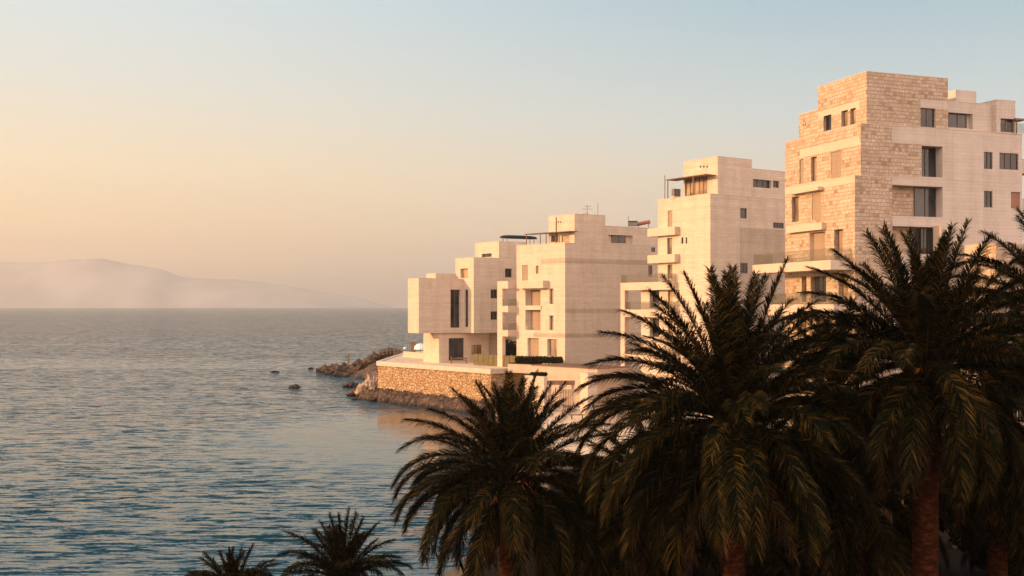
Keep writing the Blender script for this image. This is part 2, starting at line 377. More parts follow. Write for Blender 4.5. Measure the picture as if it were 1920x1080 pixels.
        if cope:
            b = S.mb(('cap', S.uid())); k = .02
            for (x0, x1, y0, y1) in ((s0 - k, s1 + k, t0 - k, t0 + .28), (s0 - k, s0 + .28, t0 + .282, t1 + k), (s0 + .282, s1 + k, t1 - .28, t1 + k), (s1 - .28, s1 + k, t0 + .282, t1 - .282)):
                if x1 > x0 and y1 > y0: S.bx(b, x0, x1, y0, y1, z1 + .003, z1 + .06)
    def bx(S, mb, s0, s1, t0, t1, z0, z1):
        mb.box8([[[S.P(s, t, z) for z in (z0, z1)] for t in (t0, t1)] for s in (s0, s1)])
    def part(S, name, mat, boxes, parent=None):
        mb = MB()
        for b in boxes: S.bx(mb, *b)
        return mb.build(name, M[mat], parent or S.root)
    def balcony(S, s0, s1, t0, t1, z0, z1, rail=0, mat='slab', ends=(1, 1), h=.95):
        p = S.part('balcony', mat, [(s0, s1, t0, t1, z0, z1)])
        if rail:
            i = .06; bs = [(s0 + i, s1 - i, t0 + i, t0 + i + .02, z1 + .004, z1 + h)]
            if ends[0]: bs.append((s0 + i, s0 + i + .02, t0 + i + .03, t1, z1 + .004, z1 + h))
            if ends[1]: bs.append((s1 - i - .02, s1 - i, t0 + i + .03, t1, z1 + .004, z1 + h))
            S.part('railing', 'railglass', bs, p)
        return p
    def done(S):
        for k, mb in S.m.items(): mb.build(PART[k[0]], M[k[0]], S.root)
def W(r, fill='glass', d=.3, n=2, **k): return dict(r=r, fill=fill, d=d, n=n, **k)

# ---- the big stone block of flats at the right
B = Bld('apartment_building', 1624.8, 86, 19.5, 70.5, 1.7, 'tall stepped block of flats clad in rough stone, nearest and highest of the four buildings')
tb, tc, sb = -.65, -1.22, -.12
zvb = B.z(232, sb, tb); zvc = B.z(329.4, sb, tc); zva = B.z(134.5, 0, 0)
s_top = B.ls(1533.5); s_a = B.ls(1498); s_b = B.ls(1472, tb); s_c = B.ls(1472, tc)
zlow = B.z(216, s_a, 0)
ta = B.st(1777.4)
band1 = (B.ls(1611), B.ls(1534), B.z(203, B.ls(1611), 0), B.z(188, B.ls(1611), 0))
# top storey: rough stone, lower strip to the left
B.vol(0, s_top, 0, ta, zvb, zva, lit=[W(B.lit(1544, 1558.7, 216, 245), d=.35, n=1), W(B.lit(1577.5, 1589.5, 207, 237), 'curtain', .35, 1), W(B.lit(1594, 1604.3, 203, 233), 'curtain', .35, 1)],
      plit=[(band1, 'slab')], shade=[W(B.shade(1726, 1754, 203, 238.5), d=.25, n=2)], pshade=[(B.shade(1726, 1778, 188, 203), 'grey')], mat='rubble')
B.vol(s_top, s_a, .002, ta * .6, zvb, zlow, lit=[W(B.lit(1505, 1507, 232, 236, .002), None, .2), W(B.lit(1509.5, 1511, 231, 235, .002), None, .2)], plit=[((s_top, B.ls(1534.2), band1[2], band1[3]), 'slab')], mat='rubble')
# penthouse, roof block and right hand tower
td0 = B.st(1777, .8); td1 = B.st(1861, .8)
B.vol(.8, 7, td0, td1, zvb, B.z(190, .8, td0), shade=[W(B.shade(1778, 1824, 212, 240, .8), d=.45, n=2, fr=B.shade(1777, 1811, 212.4, 240, 1.25))], mat='grey')
sr = 3.0; tr0 = B.st(1792, sr)
B.vol(sr, sr + 2.5, tr0, B.st(1830.5, sr), B.z(190, .8, td0), B.z(168, sr, tr0), mat='grey', cope=False)
te = B.st(1868.5, .3); zvf = B.z(247.5, .35, B.st(1843.8, .35))
B.vol(.3, 3.4, te, B.st(1904, .3), zvf, B.z(187.5, .3, te), shade=[W(B.shade(1876, 1903, 222.5, 248, .3), d=.3, n=2)], mat='grey')
B.part('pergola', 'wood', [(.0, 3, B.st(1905, .0), B.st(1922, .0), B.z(226.5, 0, te + 3), B.z(225, 0, te + 3) + .1)] + [(x, x + .08, B.st(1906, 0) + k, B.st(1906, 0) + k + .08, zvf, B.z(226.6, 0, te + 3)) for x in (.05, 2.8) for k in (.05, 1.1)])
B.part('railing', 'railglass', [(-.02 + .4, .42, B.st(1876, .4), B.st(1920, .4), zvf + .11, zvf + .95)])
# second storey volume
loA = B.shade(1728, 1767.5, 274, 332, sb); loB = B.shade(1673, 1767.5, 348.6, 406, sb); loC = B.shade(1673, 1763, 425, 476, sb)
def loggia(r, px0, px1):
    g = (B.st(px0, sb + .9), B.st(px1, sb + .9), r[2] + .01, r[3] - .02)
    return dict(r=r, d=.9, back='rubble', rev='grey', fill='glass', fr=g, n=2)
t_e = B.st(1843.8, sb); tr_ = B.st(1673, sb)
rub = (tb - 1, tr_, -50, 99)
B.vol(sb, s_b, tb, t_e, zvc, zvb,
      lit=[W(B.lit(1499, 1506.7, 299, 344, tb), 'shutter', .2), W(B.lit(1520.6, 1531.3, 294, 340, tb), 'curtain', .35, 1), W(B.lit(1558.7, 1577.5, 284, 333, tb), 'shutter', .15)],
      plit=[((B.ls(1611, tb), B.ls(1500, tb), B.lit(1560, 1577, 265, 281, tb)[2], B.lit(1560, 1577, 265, 281, tb)[3]), 'slab')], mlit='rubble',
      shade=[loggia(loA, 1713, 1753.5)], pshade=[(rub, 'rubble'), (B.shade(1673, 1728, 269, 332, sb), 'rubble')], mat='grey')
lipz = B.lit(1560, 1577, 324, 333, tc)
B.vol(sb, s_c, tc, t_e, 1.7, zvc,
      lit=[W(B.lit(1484.7, 1497.6, 369, 416, tc), 'curtain', .35, 1), W(B.lit(1522.5, 1539, 363, 412, tc), 'shutter', .15),
           W(B.lit(1518, 1547, 435, 490, tc), 'shutter', .5, rev='slab'), W(B.lit(1564, 1580, 430, 491, tc), 'curtain', .5, 1),
           W(B.lit(1503, 1512, 518, 566, tc), 'curtain', .5, 1), W(B.lit(1520, 1549, 518, 566, tc), 'glass', .5, 2), W(B.lit(1572, 1590, 516, 566, tc), 'curtain', .5, 1),
           W(B.lit(1494, 1512, 595, 632, tc), 'curtain', .5, 2), W(B.lit(1529, 1552, 594, 634, tc), 'shutter', .4), W(B.lit(1566, 1578, 594, 634, tc), 'glass', .5, 1)],
      plit=[((sb, s_c, zvc - .55, zvc), 'slab')], mlit='rubble',
      shade=[loggia(loB, 1713, 1753.5), loggia(loC, 1713, 1749)], pshade=[(rub, 'rubble')], mat='grey')
# ledges and balconies on the sunlit front
l1 = B.lit(1490, 1544, 356, 361, tc); B.part('window_canopy', 'slab', [(l1[0], l1[1], tc - .55, tc, l1[2], l1[3] + .06)])
l2 = B.lit(1482, 1549, 421, 434, tc); B.part('window_canopy', 'slab', [(l2[0], l2[1], tc - .45, tc, l2[2], l2[3])])
for (pa, pb, pya, pyb, tt) in ((1411, 1592, 497, 513, -3.3), (1440, 1592, 571, 591, -3.0)):
    s1 = B.ls(pa, tt); B.balcony(.2, s1, tt, tc, B.z(pyb, s1, tt), B.z(pya, s1, tt), 1)
# shaded front details: lit fin, set back right wing
fz = B.z(422, -1, B.st(1756, -1)); tf = B.st(1763, -.95)
B.part('fin_wall', 'slab', [(-.95, sb, tf, tf + .22, 1.7, fz)])
sf = .35
B.vol(sf, 8, t_e, B.st(1916.5, sf), 1.7, zvf,
      shade=[W(B.shade(1845, 1861, 285, 317, sf), d=.2), W(B.shade(1874, 1909.6, 287, 318, sf), d=.2, n=3), W(B.shade(1845, 1861, 358, 389, sf), d=.2), W(B.shade(1895.6, 1913, 360, 391, sf), 'redshut', .2)], mat='grey')
for pya, pyb in ((317, 324), (391, 398)):
    tw = B.st(1917, sf); B.balcony(sf + .3, 4, tw, tw + 1.6, B.z(pyb, sf, tw), B.z(pya, sf, tw), 1)
# rough stone annex in front
sx = -4.6; tx = B.st(1868, sx); zx = B.z(457, sx, tx)
B.vol(sx, sb, tx, tx + 7, 1.7, zx, mat='rubble', plit=[((-2.2, sb, -9, 99), 'slab')])
B.done()

# ---- third building
B = Bld('apartment_building', 1331.8, 118, 34, 57, 1.7, 'pale stone flats with small white balcony slabs, second nearest, behind the central palm')
zt = B.z(363.5, 0, 0); tE = B.st(1478); sE = B.ls(1233.4); sE2 = B.ls(1202)
zfr = B.z(530, B.ls(1202, -.9), -.9)
lw = [W(B.lit(1252, 1260.4, 394.6, 427.6), 'shutter', .2), W(B.lit(1251, 1260, 446, 479), 'curtain', .3, 1), W(B.lit(1251.5, 1260.8, 496, 522), 'curtain', .3, 1),
      W(B.lit(1277.5, 1281.3, 445, 457), 'glass', .2, 1), W(B.lit(1285.5, 1288.5, 445, 457), 'glass', .2, 1)]
bz = B.shade(1387, 1478, 429, 437); bz2 = B.shade(1387, 1478, 437, 900)
B.vol(0, sE, 0, tE, zfr, zt, lit=lw, shade=[W(B.shade(1388, 1400.8, 390.5, 409.5), d=.25, n=1), W(B.shade(1449.5, 1470, 417.5, 428), 'glass', .2, 4), W(B.shade(1388, 1402, 493, 512.5), 'glass', .12, 2)],
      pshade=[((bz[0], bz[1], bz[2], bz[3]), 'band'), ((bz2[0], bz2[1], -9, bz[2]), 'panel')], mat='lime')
B.vol(.002, sE2, .002, tE, 1.7, zfr, lit=[W(B.lit(1252, 1261, 545, 578), 'curtain', .3, 1), W(B.lit(1218, 1236, 545, 578), 'glass', .6, 2), W(B.lit(1252, 1261, 597, 632), 'curtain', .3, 1), W(B.lit(1218, 1236, 597, 632), 'glass', .6, 2)],
      pshade=[((bz2[0], bz2[1], -9, 99), 'panel')], mat='lime', cope=False)
tt = 2.0; s_r = B.ls(1345.7, tt); zr = B.z(293.5, s_r, tt); tr1 = B.st(1410, s_r)
g = B.lit(1271, 1326, 334, 366, tt)
B.vol(s_r, B.ls(1282, tt), tt, tr1, zt, zr, lit=[W((g[0], B.ls(1284, tt), max(g[2], zt + .05), g[3]), 'curtain', .25, 5)] + [W(B.lit(a, a + 3, 310.5, 314.5, tt), 'vent', .25) for a in (1312, 1318, 1324.4)], mat='lime')
B.vol(s_r + .6, 8, B.st(1409, s_r + .6), tE + 2, zt, B.z(316, s_r + .6, tr1),
      shade=[W(B.shade(1412, 1446, 337, 352, s_r + .6), d=.4, n=3), W(B.shade(1449.6, 1461, 339, 352, s_r + .6), d=.3, n=2)], mat='lime')
zp = B.z(334, B.ls(1270, .6), .6)
B.part('pergola', 'wood', [(B.ls(1322, .35), B.ls(1248, .35), .35, tt - .01, zp - .1, zp)] + [(s, s + .09, .4, .49, zt + .1, zp - .1) for s in (B.ls(1300, .4), B.ls(1252, .4))])
B.part('mast', 'greyrail', [(B.ls(1246.5, .3), B.ls(1246.5, .3) + .07, .3, .37, zt + .1, zp + .5)])
for pya, pyb in ((429, 444), (479, 494)):
    s1 = B.ls(1214, -.7); B.balcony(B.ls(1265, -.7), s1, -.7, .0, B.z(pyb, s1, -.7), B.z(pya, s1, -.7))
    zz = B.z(pya, s1, -.7)
tf = -.9; sL = B.ls(1163.5, tf); sN = B.ls(1258, tf)
zb0, zb1 = B.z(544, B.ls(1200, tf), tf), B.z(529.5, B.ls(1200, tf), tf)
B.balcony(sN, sL, tf, -.003, zb0, zb1, 1); B.part('terrace_frame', 'slab', [(sE2 + .003, sL, .0, 3.5, zb0, zb1), (sL - .75, sL, tf, tf + .6, 1.7, zb0 - .003)])
zb2, zb3 = B.z(594.5, B.ls(1200, tf), tf), B.z(580.5, B.ls(1200, tf), tf)
B.balcony(B.ls(1262, tf), sL - .753, tf + .05, -.003, zb2, zb3, 1)
zb4, zb5 = B.z(676, B.ls(1200, tf), tf), B.z(666, B.ls(1200, tf), tf)
B.balcony(B.ls(1262, tf), sL - .753, tf + .05, -.003, zb4, zb5, 1)
B.done()

# ---- second building
B = Bld('apartment_building', 1059.4, 138, 45, 60, 1.7, 'cream stone block with corner balconies, between the seafront cube house and the taller blocks')
zt = B.z(455.6, 0, 0); sE = B.ls(968.6); tE = B.st(1244)
def bnd(py0, py1): r = B.shade(1059, 1100, py0, py1); return ((0, tE, r[2], r[3]), 'band')
pl = B.shade(1092, 1216, 497, 532)
lg = [W(B.lit(979, 990, 497, 526), 'shutter', .2), W(B.lit(1004.4, 1010.5, 498.4, 513), 'curtain', .3, 1), W(B.lit(1030, 1038, 541, 570), 'curtain', .4, 1), W(B.lit(1030, 1038, 591.6, 619), 'curtain', .4, 1),
      W(B.lit(985, 1013.5, 543.6, 573), 'shutter', 1.0), W(B.lit(985, 1013.5, 581, 619), 'shutter', 1.0), W(B.lit(989, 1010.5, 634, 668), 'shutter', .5), W(B.lit(1026, 1044.7, 636, 668), 'curtain', .5, 2)]
rb = B.lit(1015, 1059, 484.6, 494); rb2 = B.lit(1040, 1059, 625, 633)
B.vol(0, sE, 0, tE, 1.7, zt, lit=lg, shade=[W(B.shade(1221, 1229, 464, 472.5), d=.2, n=1), W(B.shade(1215.5, 1223.5, 497.7, 519), d=.2, n=1)],
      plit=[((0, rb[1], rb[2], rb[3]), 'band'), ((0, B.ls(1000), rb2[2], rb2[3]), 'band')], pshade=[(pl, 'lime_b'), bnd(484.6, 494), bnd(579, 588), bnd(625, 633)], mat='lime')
tt = 1.5; s_r = B.ls(1077, tt); zr = B.z(401.5, s_r, tt)
B.vol(s_r, B.ls(1029, tt), tt, B.st(1135, s_r), zt, zr, lit=[W(B.lit(1033, 1047, 441, 454, tt), 'glass', .3, 1), W(B.lit(1053, 1067, 441, 454, tt), 'curtain', .2, 1), W(B.lit(1045.5, 1048, 415, 418, tt), 'vent', .2), W(B.lit(1050, 1052.5, 415, 418, tt), 'vent', .2)], mat='lime')
s2 = s_r + .5
B.vol(s2, 7, B.st(1134.5, s2), tE + 2, zt, B.z(424.4, s2, B.st(1140, s2)), shade=[dict(r=B.shade(1141, 1187, 441, 456, s2), d=.5, fill='glass', fr=B.shade(1146, 1172, 441.3, 455.5, s2 + .5), n=2)], mat='lime')
zp = B.z(436, B.ls(1020, .3), .3)
B.part('pergola', 'wood', [(B.ls(1068, .2), B.ls(982, .2), .2, tt - .01, zp - .1, zp)] + [(s, s + .08, .3, .38, zt + .1, zp - .1) for s in (B.ls(1049, .3), B.ls(1024, .3), B.ls(1013, .3), B.ls(987, .3))])
s1 = B.ls(968.8, -.9); B.balcony(B.ls(1018, -.9), s1, -.9, 0, B.z(541, s1, -.9), B.z(526.8, s1, -.9))
tw = -1.4; sw0, sw1 = B.ls(952.4, tw), B.ls(932.5, tw)
for i, (pya, pyb) in enumerate(((526.8, 541), (573.5, 585.4), (619, 631))):
    B.balcony(sw0, sw1, tw, 1.6, B.z(pyb, sw0, tw), B.z(pya, sw0, tw), i > 0, ends=(1, 0))
B.part('pillar', 'lime', [(sw1 - .95, sw1 - .004, tw + .004, tw + .5, 1.7, B.z(541, sw0, tw) - .003)])
mz0, mz1 = B.z(581, sE * .6, 0), B.z(573.5, sE * .6, 0)
B.part('downpipe', 'wood', [(B.ls(1043, 1.42), B.ls(1043, 1.42) + .1, 1.40, 1.497, zt + .1, zr - .2)])
B2_ = B
B.part('balcony', 'slab', [(B.ls(1014, -.12), B.ls(985, -.12), -.12, .0, mz0, mz1)])
B.done()

# ---- seafront house with the overhanging cube
B = Bld('seafront_house', 888, 153, 36, 60, 5.3, 'low seafront house with overhanging windowed cube, farthest out at the end of the terrace')
zb = B.z(624.5, 0, 0); zt = B.z(483, 0, 0); tE = B.st(990)
sc_ = B.ls(868.5, 0); tC = B.st(785, sc_); zc = B.z(522, sc_, tC)
B.vol(0, B.ls(854), 0, tE, zb, zt, lit=[W(B.lit(863, 877.5, 503.5, 521), 'curtain', .5, 1), W(B.lit(871.5, 877.6, 543, 613), 'glass', .25, 1)],
      shade=[W(B.shade(947, 960, 503.5, 520), d=.3), W(B.shade(920, 932.5, 542.6, 559.5), d=.25), W(B.shade(920, 932.5, 584, 599.5), d=.25)], mat='lime', pshade=[((B.st(900), tE, -9, B.z(535, 0, 2)), 'lime_b')])
sF = B.ls(765, tC)
B.vol(sc_, sF, tC, 0, zb, zc, shade=[W(B.shade(844.8, 863.5, 543, 614.6, sc_), d=.5, n=2)], mat='lime')
B.mb('lime').quad([B.P(sc_, tC, zb), B.P(sF, tC, zb), B.P(sF, 0, zb), B.P(sc_, 0, zb)], [(0, 0), (1, 0), (1, 1), (0, 1)])
B.mb('lime').quad([B.P(0, 0, zb), B.P(9, 0, zb), B.P(9, tE, zb), B.P(0, tE, zb)], [(0, 0), (1, 0), (1, 1), (0, 1)])
sU = .45; tU = B.st(935.6, sU)
B.vol(sU, B.ls(891, tU), tU, tE, zt, B.z(453, sU, tU), lit=[W(B.lit(903, 922, 475.5, 482, tU), 'glass', .3, 2)], mat='lime')
sl = sc_ + 2.0; tl = B.st(817, sl)
B.vol(sl, sl + 2.6, tl, B.ls(0) * 0 - .003, zc, B.z(512.5, sl, tl), mat='lime', cope=False)
sg = sc_ + .4; tg = B.st(823, sg); tg1 = B.st(917, sg)
B.vol(sg, B.ls(794, tg), tg, tg1, 5.3, zb - .003, shade=[W(B.shade(841.5, 870, 634, 676, sg), d=.25, n=3), W(B.shade(884, 903.5, 646.6, 665, sg), 'curtain', .25, 3)], mat='lime', cope=False)
B.vol(sg + .7, sg + 6, tg1, B.st(992, sg + .7), 5.3, zb - .003, mat='lime_b', cope=False)
B.done()
B4 = B
# dark rounded awning on its roof
t0_, t1_ = B.st(937, sU + 2.2), B.st(1007, sU + 2.2); c0 = B.P(sU + 2.2, t0_, 0); c1 = B.P(sU + 2.2, t1_, 0)
zr_ = B.z(453, sU, tU); zc0 = H + (HY - 444.5) / F * c0.y
cz = (c0 + c1) / 2
e = empty('roof_awning', (cz.x, cz.y, zr_ + .004), 'long dark rounded awning on thin legs on the roof of the seafront house', 'awning')
mb = MB(); ax = (c1 - c0).normalized(); L = (c1 - c0).length; pe = Vector((-ax.y, ax.x, 0))
for i in range(13):
    f = i / 12
mbv = []; N = 14; K = 8
for i in range(N + 1):
    x = (i / N - .5) * L; hw = .9 * (1 - abs(2 * i / N - 1) ** 4) ** .5 + .02; hh = .34 * (1 - abs(2 * i / N - 1) ** 4) ** .5 + .02
    for k in range(K + 1):
        th = math.pi * k / K; mbv.append(cz + ax * x + pe * hw * math.cos(th) + Vector((0, 0, zc0 + hh * math.sin(th))))
nb = len(mbv)
mbv += [v - Vector((0, 0, .12)) for v in mbv]
fs = []
for i in range(N):
    for k in range(K):
        a = i * (K + 1) + k; fs.append((a, a + 1, a + K + 2, a + K + 1)); fs.append((nb + a, nb + a + K + 1, nb + a + K + 2, nb + a + 1))
    for k in (0, K):
        a = i * (K + 1) + k; fs.append((a, a + K + 1, nb + a + K + 1, nb + a))
for i in (0, N):
    for k in range(K): a = i * (K + 1) + k; fs.append((a, a + 1, nb + a + 1, nb + a))
mesh_obj('canopy', mbv, fs, M['dark'], e, None, e.location, True)
for f in (-.36, .36):
    for g_ in (-.6, .6):
        m2 = MB(); p = cz + ax * f * L + pe * g_; m2.tube([(p.x, p.y, zr_ + .004), (p.x, p.y, zc0 + .05)], .05, 6); m2.build('leg', M['greyrail'], e)

# ---- roof clutter of the second and third building
def antenna(px, py0, py1, Y, label, bars=True):
    a, b = at(px, py1, Y), at(px, py0, Y); e = empty('roof_antenna', a, label, 'antenna', 'antennas on the flat roofs')
    m = MB(); m.tube([a, b], .035, 6); m.build('mast', M['greyrail'], e)
    if bars:
        m = MB()
        for dz, w in ((.12, .5), (.5, .75)):
            m.tube([b + Vector((-w, .1, -dz)), b + Vector((w, -.1, -dz))], .025, 5)
        m.build('crossbar', M['greyrail'], e)
antenna(1101, 385, 402.5, 143.5, 'antenna with two crossbars on the highest roof of the cream block')
antenna(1121, 381, 403, 143.5, 'plain thin mast at the right of the antenna with crossbars', False)
antenna(1178, 405, 424, 149, 'thin mast beside the dark box on the rear roof of the cream block', False)
p = at(1186.5, 424.4, 149); e = empty('roof_vent', p, 'small dark ventilation box on the rear roof of the cream block', 'vent')
m = MB(); m.box((p.x, p.y, p.z + .3), (1.1, .9, .55)); m.build('housing', M['greyrail'], e)
m = MB(); m.box((p.x, p.y, p.z + .66), (1.3, 1.1, .12)); m.build('lid', M['dark'], e)
p = at(1208, 425, 150); e = empty('solar_water_heater', p, 'reddish solar water tank tilted on the rear roof of the cream block', 'water heater')
m = MB(); m.tube([p + Vector((-1.15, 0, .3)), p + Vector((-1.05, 0, .32)), p + Vector((.75, 0, .68)), p + Vector((.85, 0, .7))], [.1, .27, .27, .1], 12); m.build('tank', M['redtank'], e, smooth=False)
for x_, z_ in ((-.8, .35), (.6, .6)): m = MB(); m.tube([p + Vector((x_, 0, -.1)), p + Vector((x_, 0, z_))], .05, 6); m.build('leg', M['greyrail'], e)
p = at(1093, 402.5, 144); e = empty('roof_dome', p, 'low pale skylight dome on the highest roof of the cream block', 'skylight')
m = MB(); m.tube([p, p + Vector((0, 0, .1)), p + Vector((0, 0, .22)), p + Vector((0, 0, .28))], [.75, .75, .5, .1], 14); m.build('dome', M['slab'], e)

p = at(1267.5, 371, 123); e = empty('air_conditioner', p, 'grey air conditioning unit on the roof terrace under the pergola of the second nearest flats', 'air conditioner')
m = MB(); m.box(p + Vector((0, 0, .62)), (.9, .5, .8), R(30)); m.build('casing', M['greyrail'], e)
m = MB(); m.tube([p + Vector((-.16, -.27, .62)), p + Vector((-.18, -.30, .62))], .3, 16); m.build('fan_grille', M['dark'], e)
m = MB(); m.box(p + Vector((0, 0, .1)), (.9, .4, .2), R(30)); m.build('plinth', M['slab'], e)
# a chair left on the middle balcony of the cream block
Bq = B2_
q = Bq.P(Bq.ls(988, .35), .35, Bq.z(619, Bq.ls(988, .35), .35)); e = empty('chair', q, 'white chair in the lower recessed balcony of the cream block', 'chair')
m = MB(); m.box(q + Vector((0, 0, .45)), (.5, .5, .06), R(45)); m.build('seat', M['white'], e)
m = MB(); m.box(q + Vector((-.17, .17, .72)), (.5, .06, .52), R(45)); m.build('backrest', M['white'], e)
for k in range(4): m = MB(); a_ = R(45 + 90 * k); m.tube([q + Vector((.3 * math.sin(a_ + R(45)), .3 * math.cos(a_ + R(45)), 0)), q + Vector((.28 * math.sin(a_ + R(45)), .28 * math.cos(a_ + R(45)), .42))], .03, 6); m.build('leg', M['white'], e)
# ------------------------------------------------------------------ sea, land, terrace
def sheet(name, pts, z, mat, uvs=1):
    return mesh_obj(name, [(x, y, z) for x, y in pts], [tuple(range(len(pts)))], mat, None, [[(x, y) for x, y in pts]])
tag(sheet('sea', [(-9400, -900), (9400, -900), (9400, 9400), (-9400, 9400)], 0, M['sea']), kind='structure')
ZG = 1.7
wA, wB = on_z(707, 677, 5.4), on_z(921, 692, 5.4)
wC = Vector((wB.x + 7.5, wB.y + 6.5, 5.4))
coast = [(-60, -60), (-34, 4), (-19, 26), (-9, 40), (-3, 47), (1.2, 60), (2.2, 78), (2.6, 98), (1.5, 112), (wB.x + .6, wB.y - 6), (wB.x + .5, wB.y + .8)]
inland = [(wA.x + .8, wA.y + 1), (wA.x + 1.0, 196), (-12, 236), (14, 262), (90, 420), (700, 1800), (3000, 6500), (6000, 6500), (6000, -60)]
def solid(name, pts, z0, z1, mat):
    n = len(pts); v = [(x, y, z1) for x, y in pts] + [(x, y, z0) for x, y in pts]
    f = [tuple(range(n))] + [(i, i + n, (i + 1) % n + n, (i + 1) % n) for i in range(n)]
    uv = [[(x, y) for x, y in pts]]
    acc = 0
    for i in range(n):
        a, b = Vector(pts[i]), Vector(pts[(i + 1) % n]); l = (b - a).length
        uv.append([(acc, z1), (acc, z0), (acc + l, z0), (acc + l, z1)]); acc += l
    return mesh_obj(name, v, f, mat, None, uv)
tag(solid('ground', coast + inland, -2, ZG, M['ground']), kind='structure')
# pale paved quay beside the garden wall, soil bed under the palms
tag(sheet('pavement', [(3.2, 84), (3.4, 98), (2.6, 112), (1.2, 124), (9, 124), (34, 112), (34, 96), (14, 84)], ZG + .004, M['pave']), kind='structure')
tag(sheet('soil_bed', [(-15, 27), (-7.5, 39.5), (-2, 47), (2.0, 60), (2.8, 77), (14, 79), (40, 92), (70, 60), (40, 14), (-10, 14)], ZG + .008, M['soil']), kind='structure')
# upper terrace behind the sea wall
nrm = Vector((wB.y - wA.y, -(wB.x - wA.x), 0)).normalized()
ter = [(wA.x + .6, wA.y + .5), (wB.x + .3, wB.y + .9), (wC.x - .3, wC.y + .9), (60, wC.y + 2), (60, 215), (-2, 215), (wA.x + .9, 190)]
tag(solid('terrace', ter, 1.6, 5.3, M['pave']), kind='structure')
e = empty('sea_wall', (wA.x, wA.y, 0), 'golden rubble stone sea wall with pale coping holding up the terrace above the water', 'wall')
def wall_run(a, b, z0, z1, th, nseg, jitter, mb, seed=0, off=Vector((0, 0, 0))):
    a = Vector((a.x, a.y, 0)); b = Vector((b.x, b.y, 0)); d = b - a; L = d.length; d.normalize(); n = Vector((d.y, -d.x, 0))
    nx = int(L / .22); nz = int((z1 - z0) / .22)
    idx = {}
    for i in range(nx + 1):
        for j in range(nz + 1):
            x = L * i / nx; z = z0 + (z1 - z0) * j / nz
            q = noise.noise((x * 1.9 + seed, z * 2.3, .3)) + .6 * noise.noise((x * .5 + seed, z * .5, 4))
            edge = min(1, min(i, nx - i) / 2)
            p = a + d * x + n * (jitter * q * edge - .12 * (z - z0) / (z1 - z0)); idx[i, j] = len(mb.v); mb.v.append((p.x, p.y, z))
    for i in range(nx):
        for j in range(nz):
            mb.f.append((idx[i, j], idx[i + 1, j], idx[i + 1, j + 1], idx[i, j + 1]))
            mb.uv.append([(seed + L * ii / nx, z0 + (z1 - z0) * jj / nz) for ii, jj in ((i, j), (i + 1, j), (i + 1, j + 1), (i, j + 1))])
wA2 = Vector((wA.x + .9, wA.y + 30, 5.4))
m = MB(); wall_run(wA, wB, -1, 4.76, 1, 1, .17, m); m.build('stone_face', M['seawall'], e)
m = MB(); wall_run(wB, wC, -1, 4.76, 1, 1, .17, m, 40); wall_run(wA2, wA, -1, 4.76, 1, 1, .17, m, 80); m.build('stone_face', M['seawall'], e)
def strip(mb, a, b, z0, z1, o, i):               # a straight coping from a to b
    a = Vector((a.x, a.y, 0)); b = Vector((b.x, b.y, 0)); d = (b - a).normalized(); n = Vector((d.y, -d.x, 0))
    mb.box8([[[p + n * k + Vector((0, 0, z)) for z in (z0, z1)] for k in (-i, o)] for p in (a, b)])
m = MB(); strip(m, wA, wB, 4.76, 5.4, .12, .75); strip(m, Vector((wB.x + .2, wB.y + .17, 0)), wC, 4.76, 5.4, .10, .7); strip(m, wA2, Vector((wA.x, wA.y + .3, 0)), 4.76, 5.38, .1, .6)
m.build('coping', M['cap'], e)

# ------------------------------------------------------------------ rocks
def rock_mesh(seed, sub=4, rough=.72):
    bm = bmesh.new(); bmesh.ops.create_icosphere(bm, subdivisions=sub, radius=1)
    o = Vector((seed * 7.3, seed * 3.1, seed))
    for v in bm.verts:
        n = v.co.normalized()
        k = 1 + rough * (noise.noise(n * 1.1 + o) + .55 * noise.noise(n * 2.6 + o) + .3 * noise.noise(n * 6 + o))
        c = noise.cell(n * 1.7 + o)
        v.co = n * max(.35, k + .26 * (c - .5))
        if v.co.z < -.35: v.co.z = -.35 + (v.co.z + .35) * .2
    me = bpy.data.meshes.new('rock'); bm.to_mesh(me); bm.free(); return me
RM = [rock_mesh(i) for i in range(7)]
def rock(px, py, w, h, label, mat='rock', z=0.0, group=None, name='rock', p=None, dep=None):
    p = p or on_z(px, py, z); W_ = w / F * p.y
    o = bpy.data.objects.new(name, random.choice(RM).copy()); col.objects.link(o)
    o.data.materials.clear(); o.data.materials.append(M[mat])
    hh = h / F * p.y
    o.location = (p.x, p.y + W_ * .4, z - .02 + hh * .12); o.scale = (W_ * .5, (dep or W_ * .45), hh * .62); o.rotation_euler = (0, 0, random.uniform(-.5, .5) + random.choice((0, math.pi)))
    tag(o, label, 'rock', group); return o
rock(551, 728, 21, 8, 'lone low dark rock awash in open water, larger of the two out at sea', 'wetrock')
rock(582, 692, 13, 5, 'small dark rock just off the tip of the rocky point', 'wetrock')
rock(515, 698, 16, 3.4, 'thin sliver of rock barely above the water, farthest from shore', 'wetrock')
rock(656, 726, 24, 12, 'dark wet boulder in the water beside the pale sloping rock', 'wetrock')
rock(664, 742, 26, 16, 'brown jagged boulder at the left foot of the pale sloping rock')
rock(682, 746, 24, 14, 'round brown boulder between the pale sloping rock and the sea wall foot')
rock(688, 745, 46, 40, 'big pale sloping rock leaning against the left end of the sea wall', 'palerock', dep=4)
rock(700, 735, 26, 44, 'pale upright rock squeezed between the sloping rock and the wall end', 'palerock')
g = 'boulders of the rocky point'
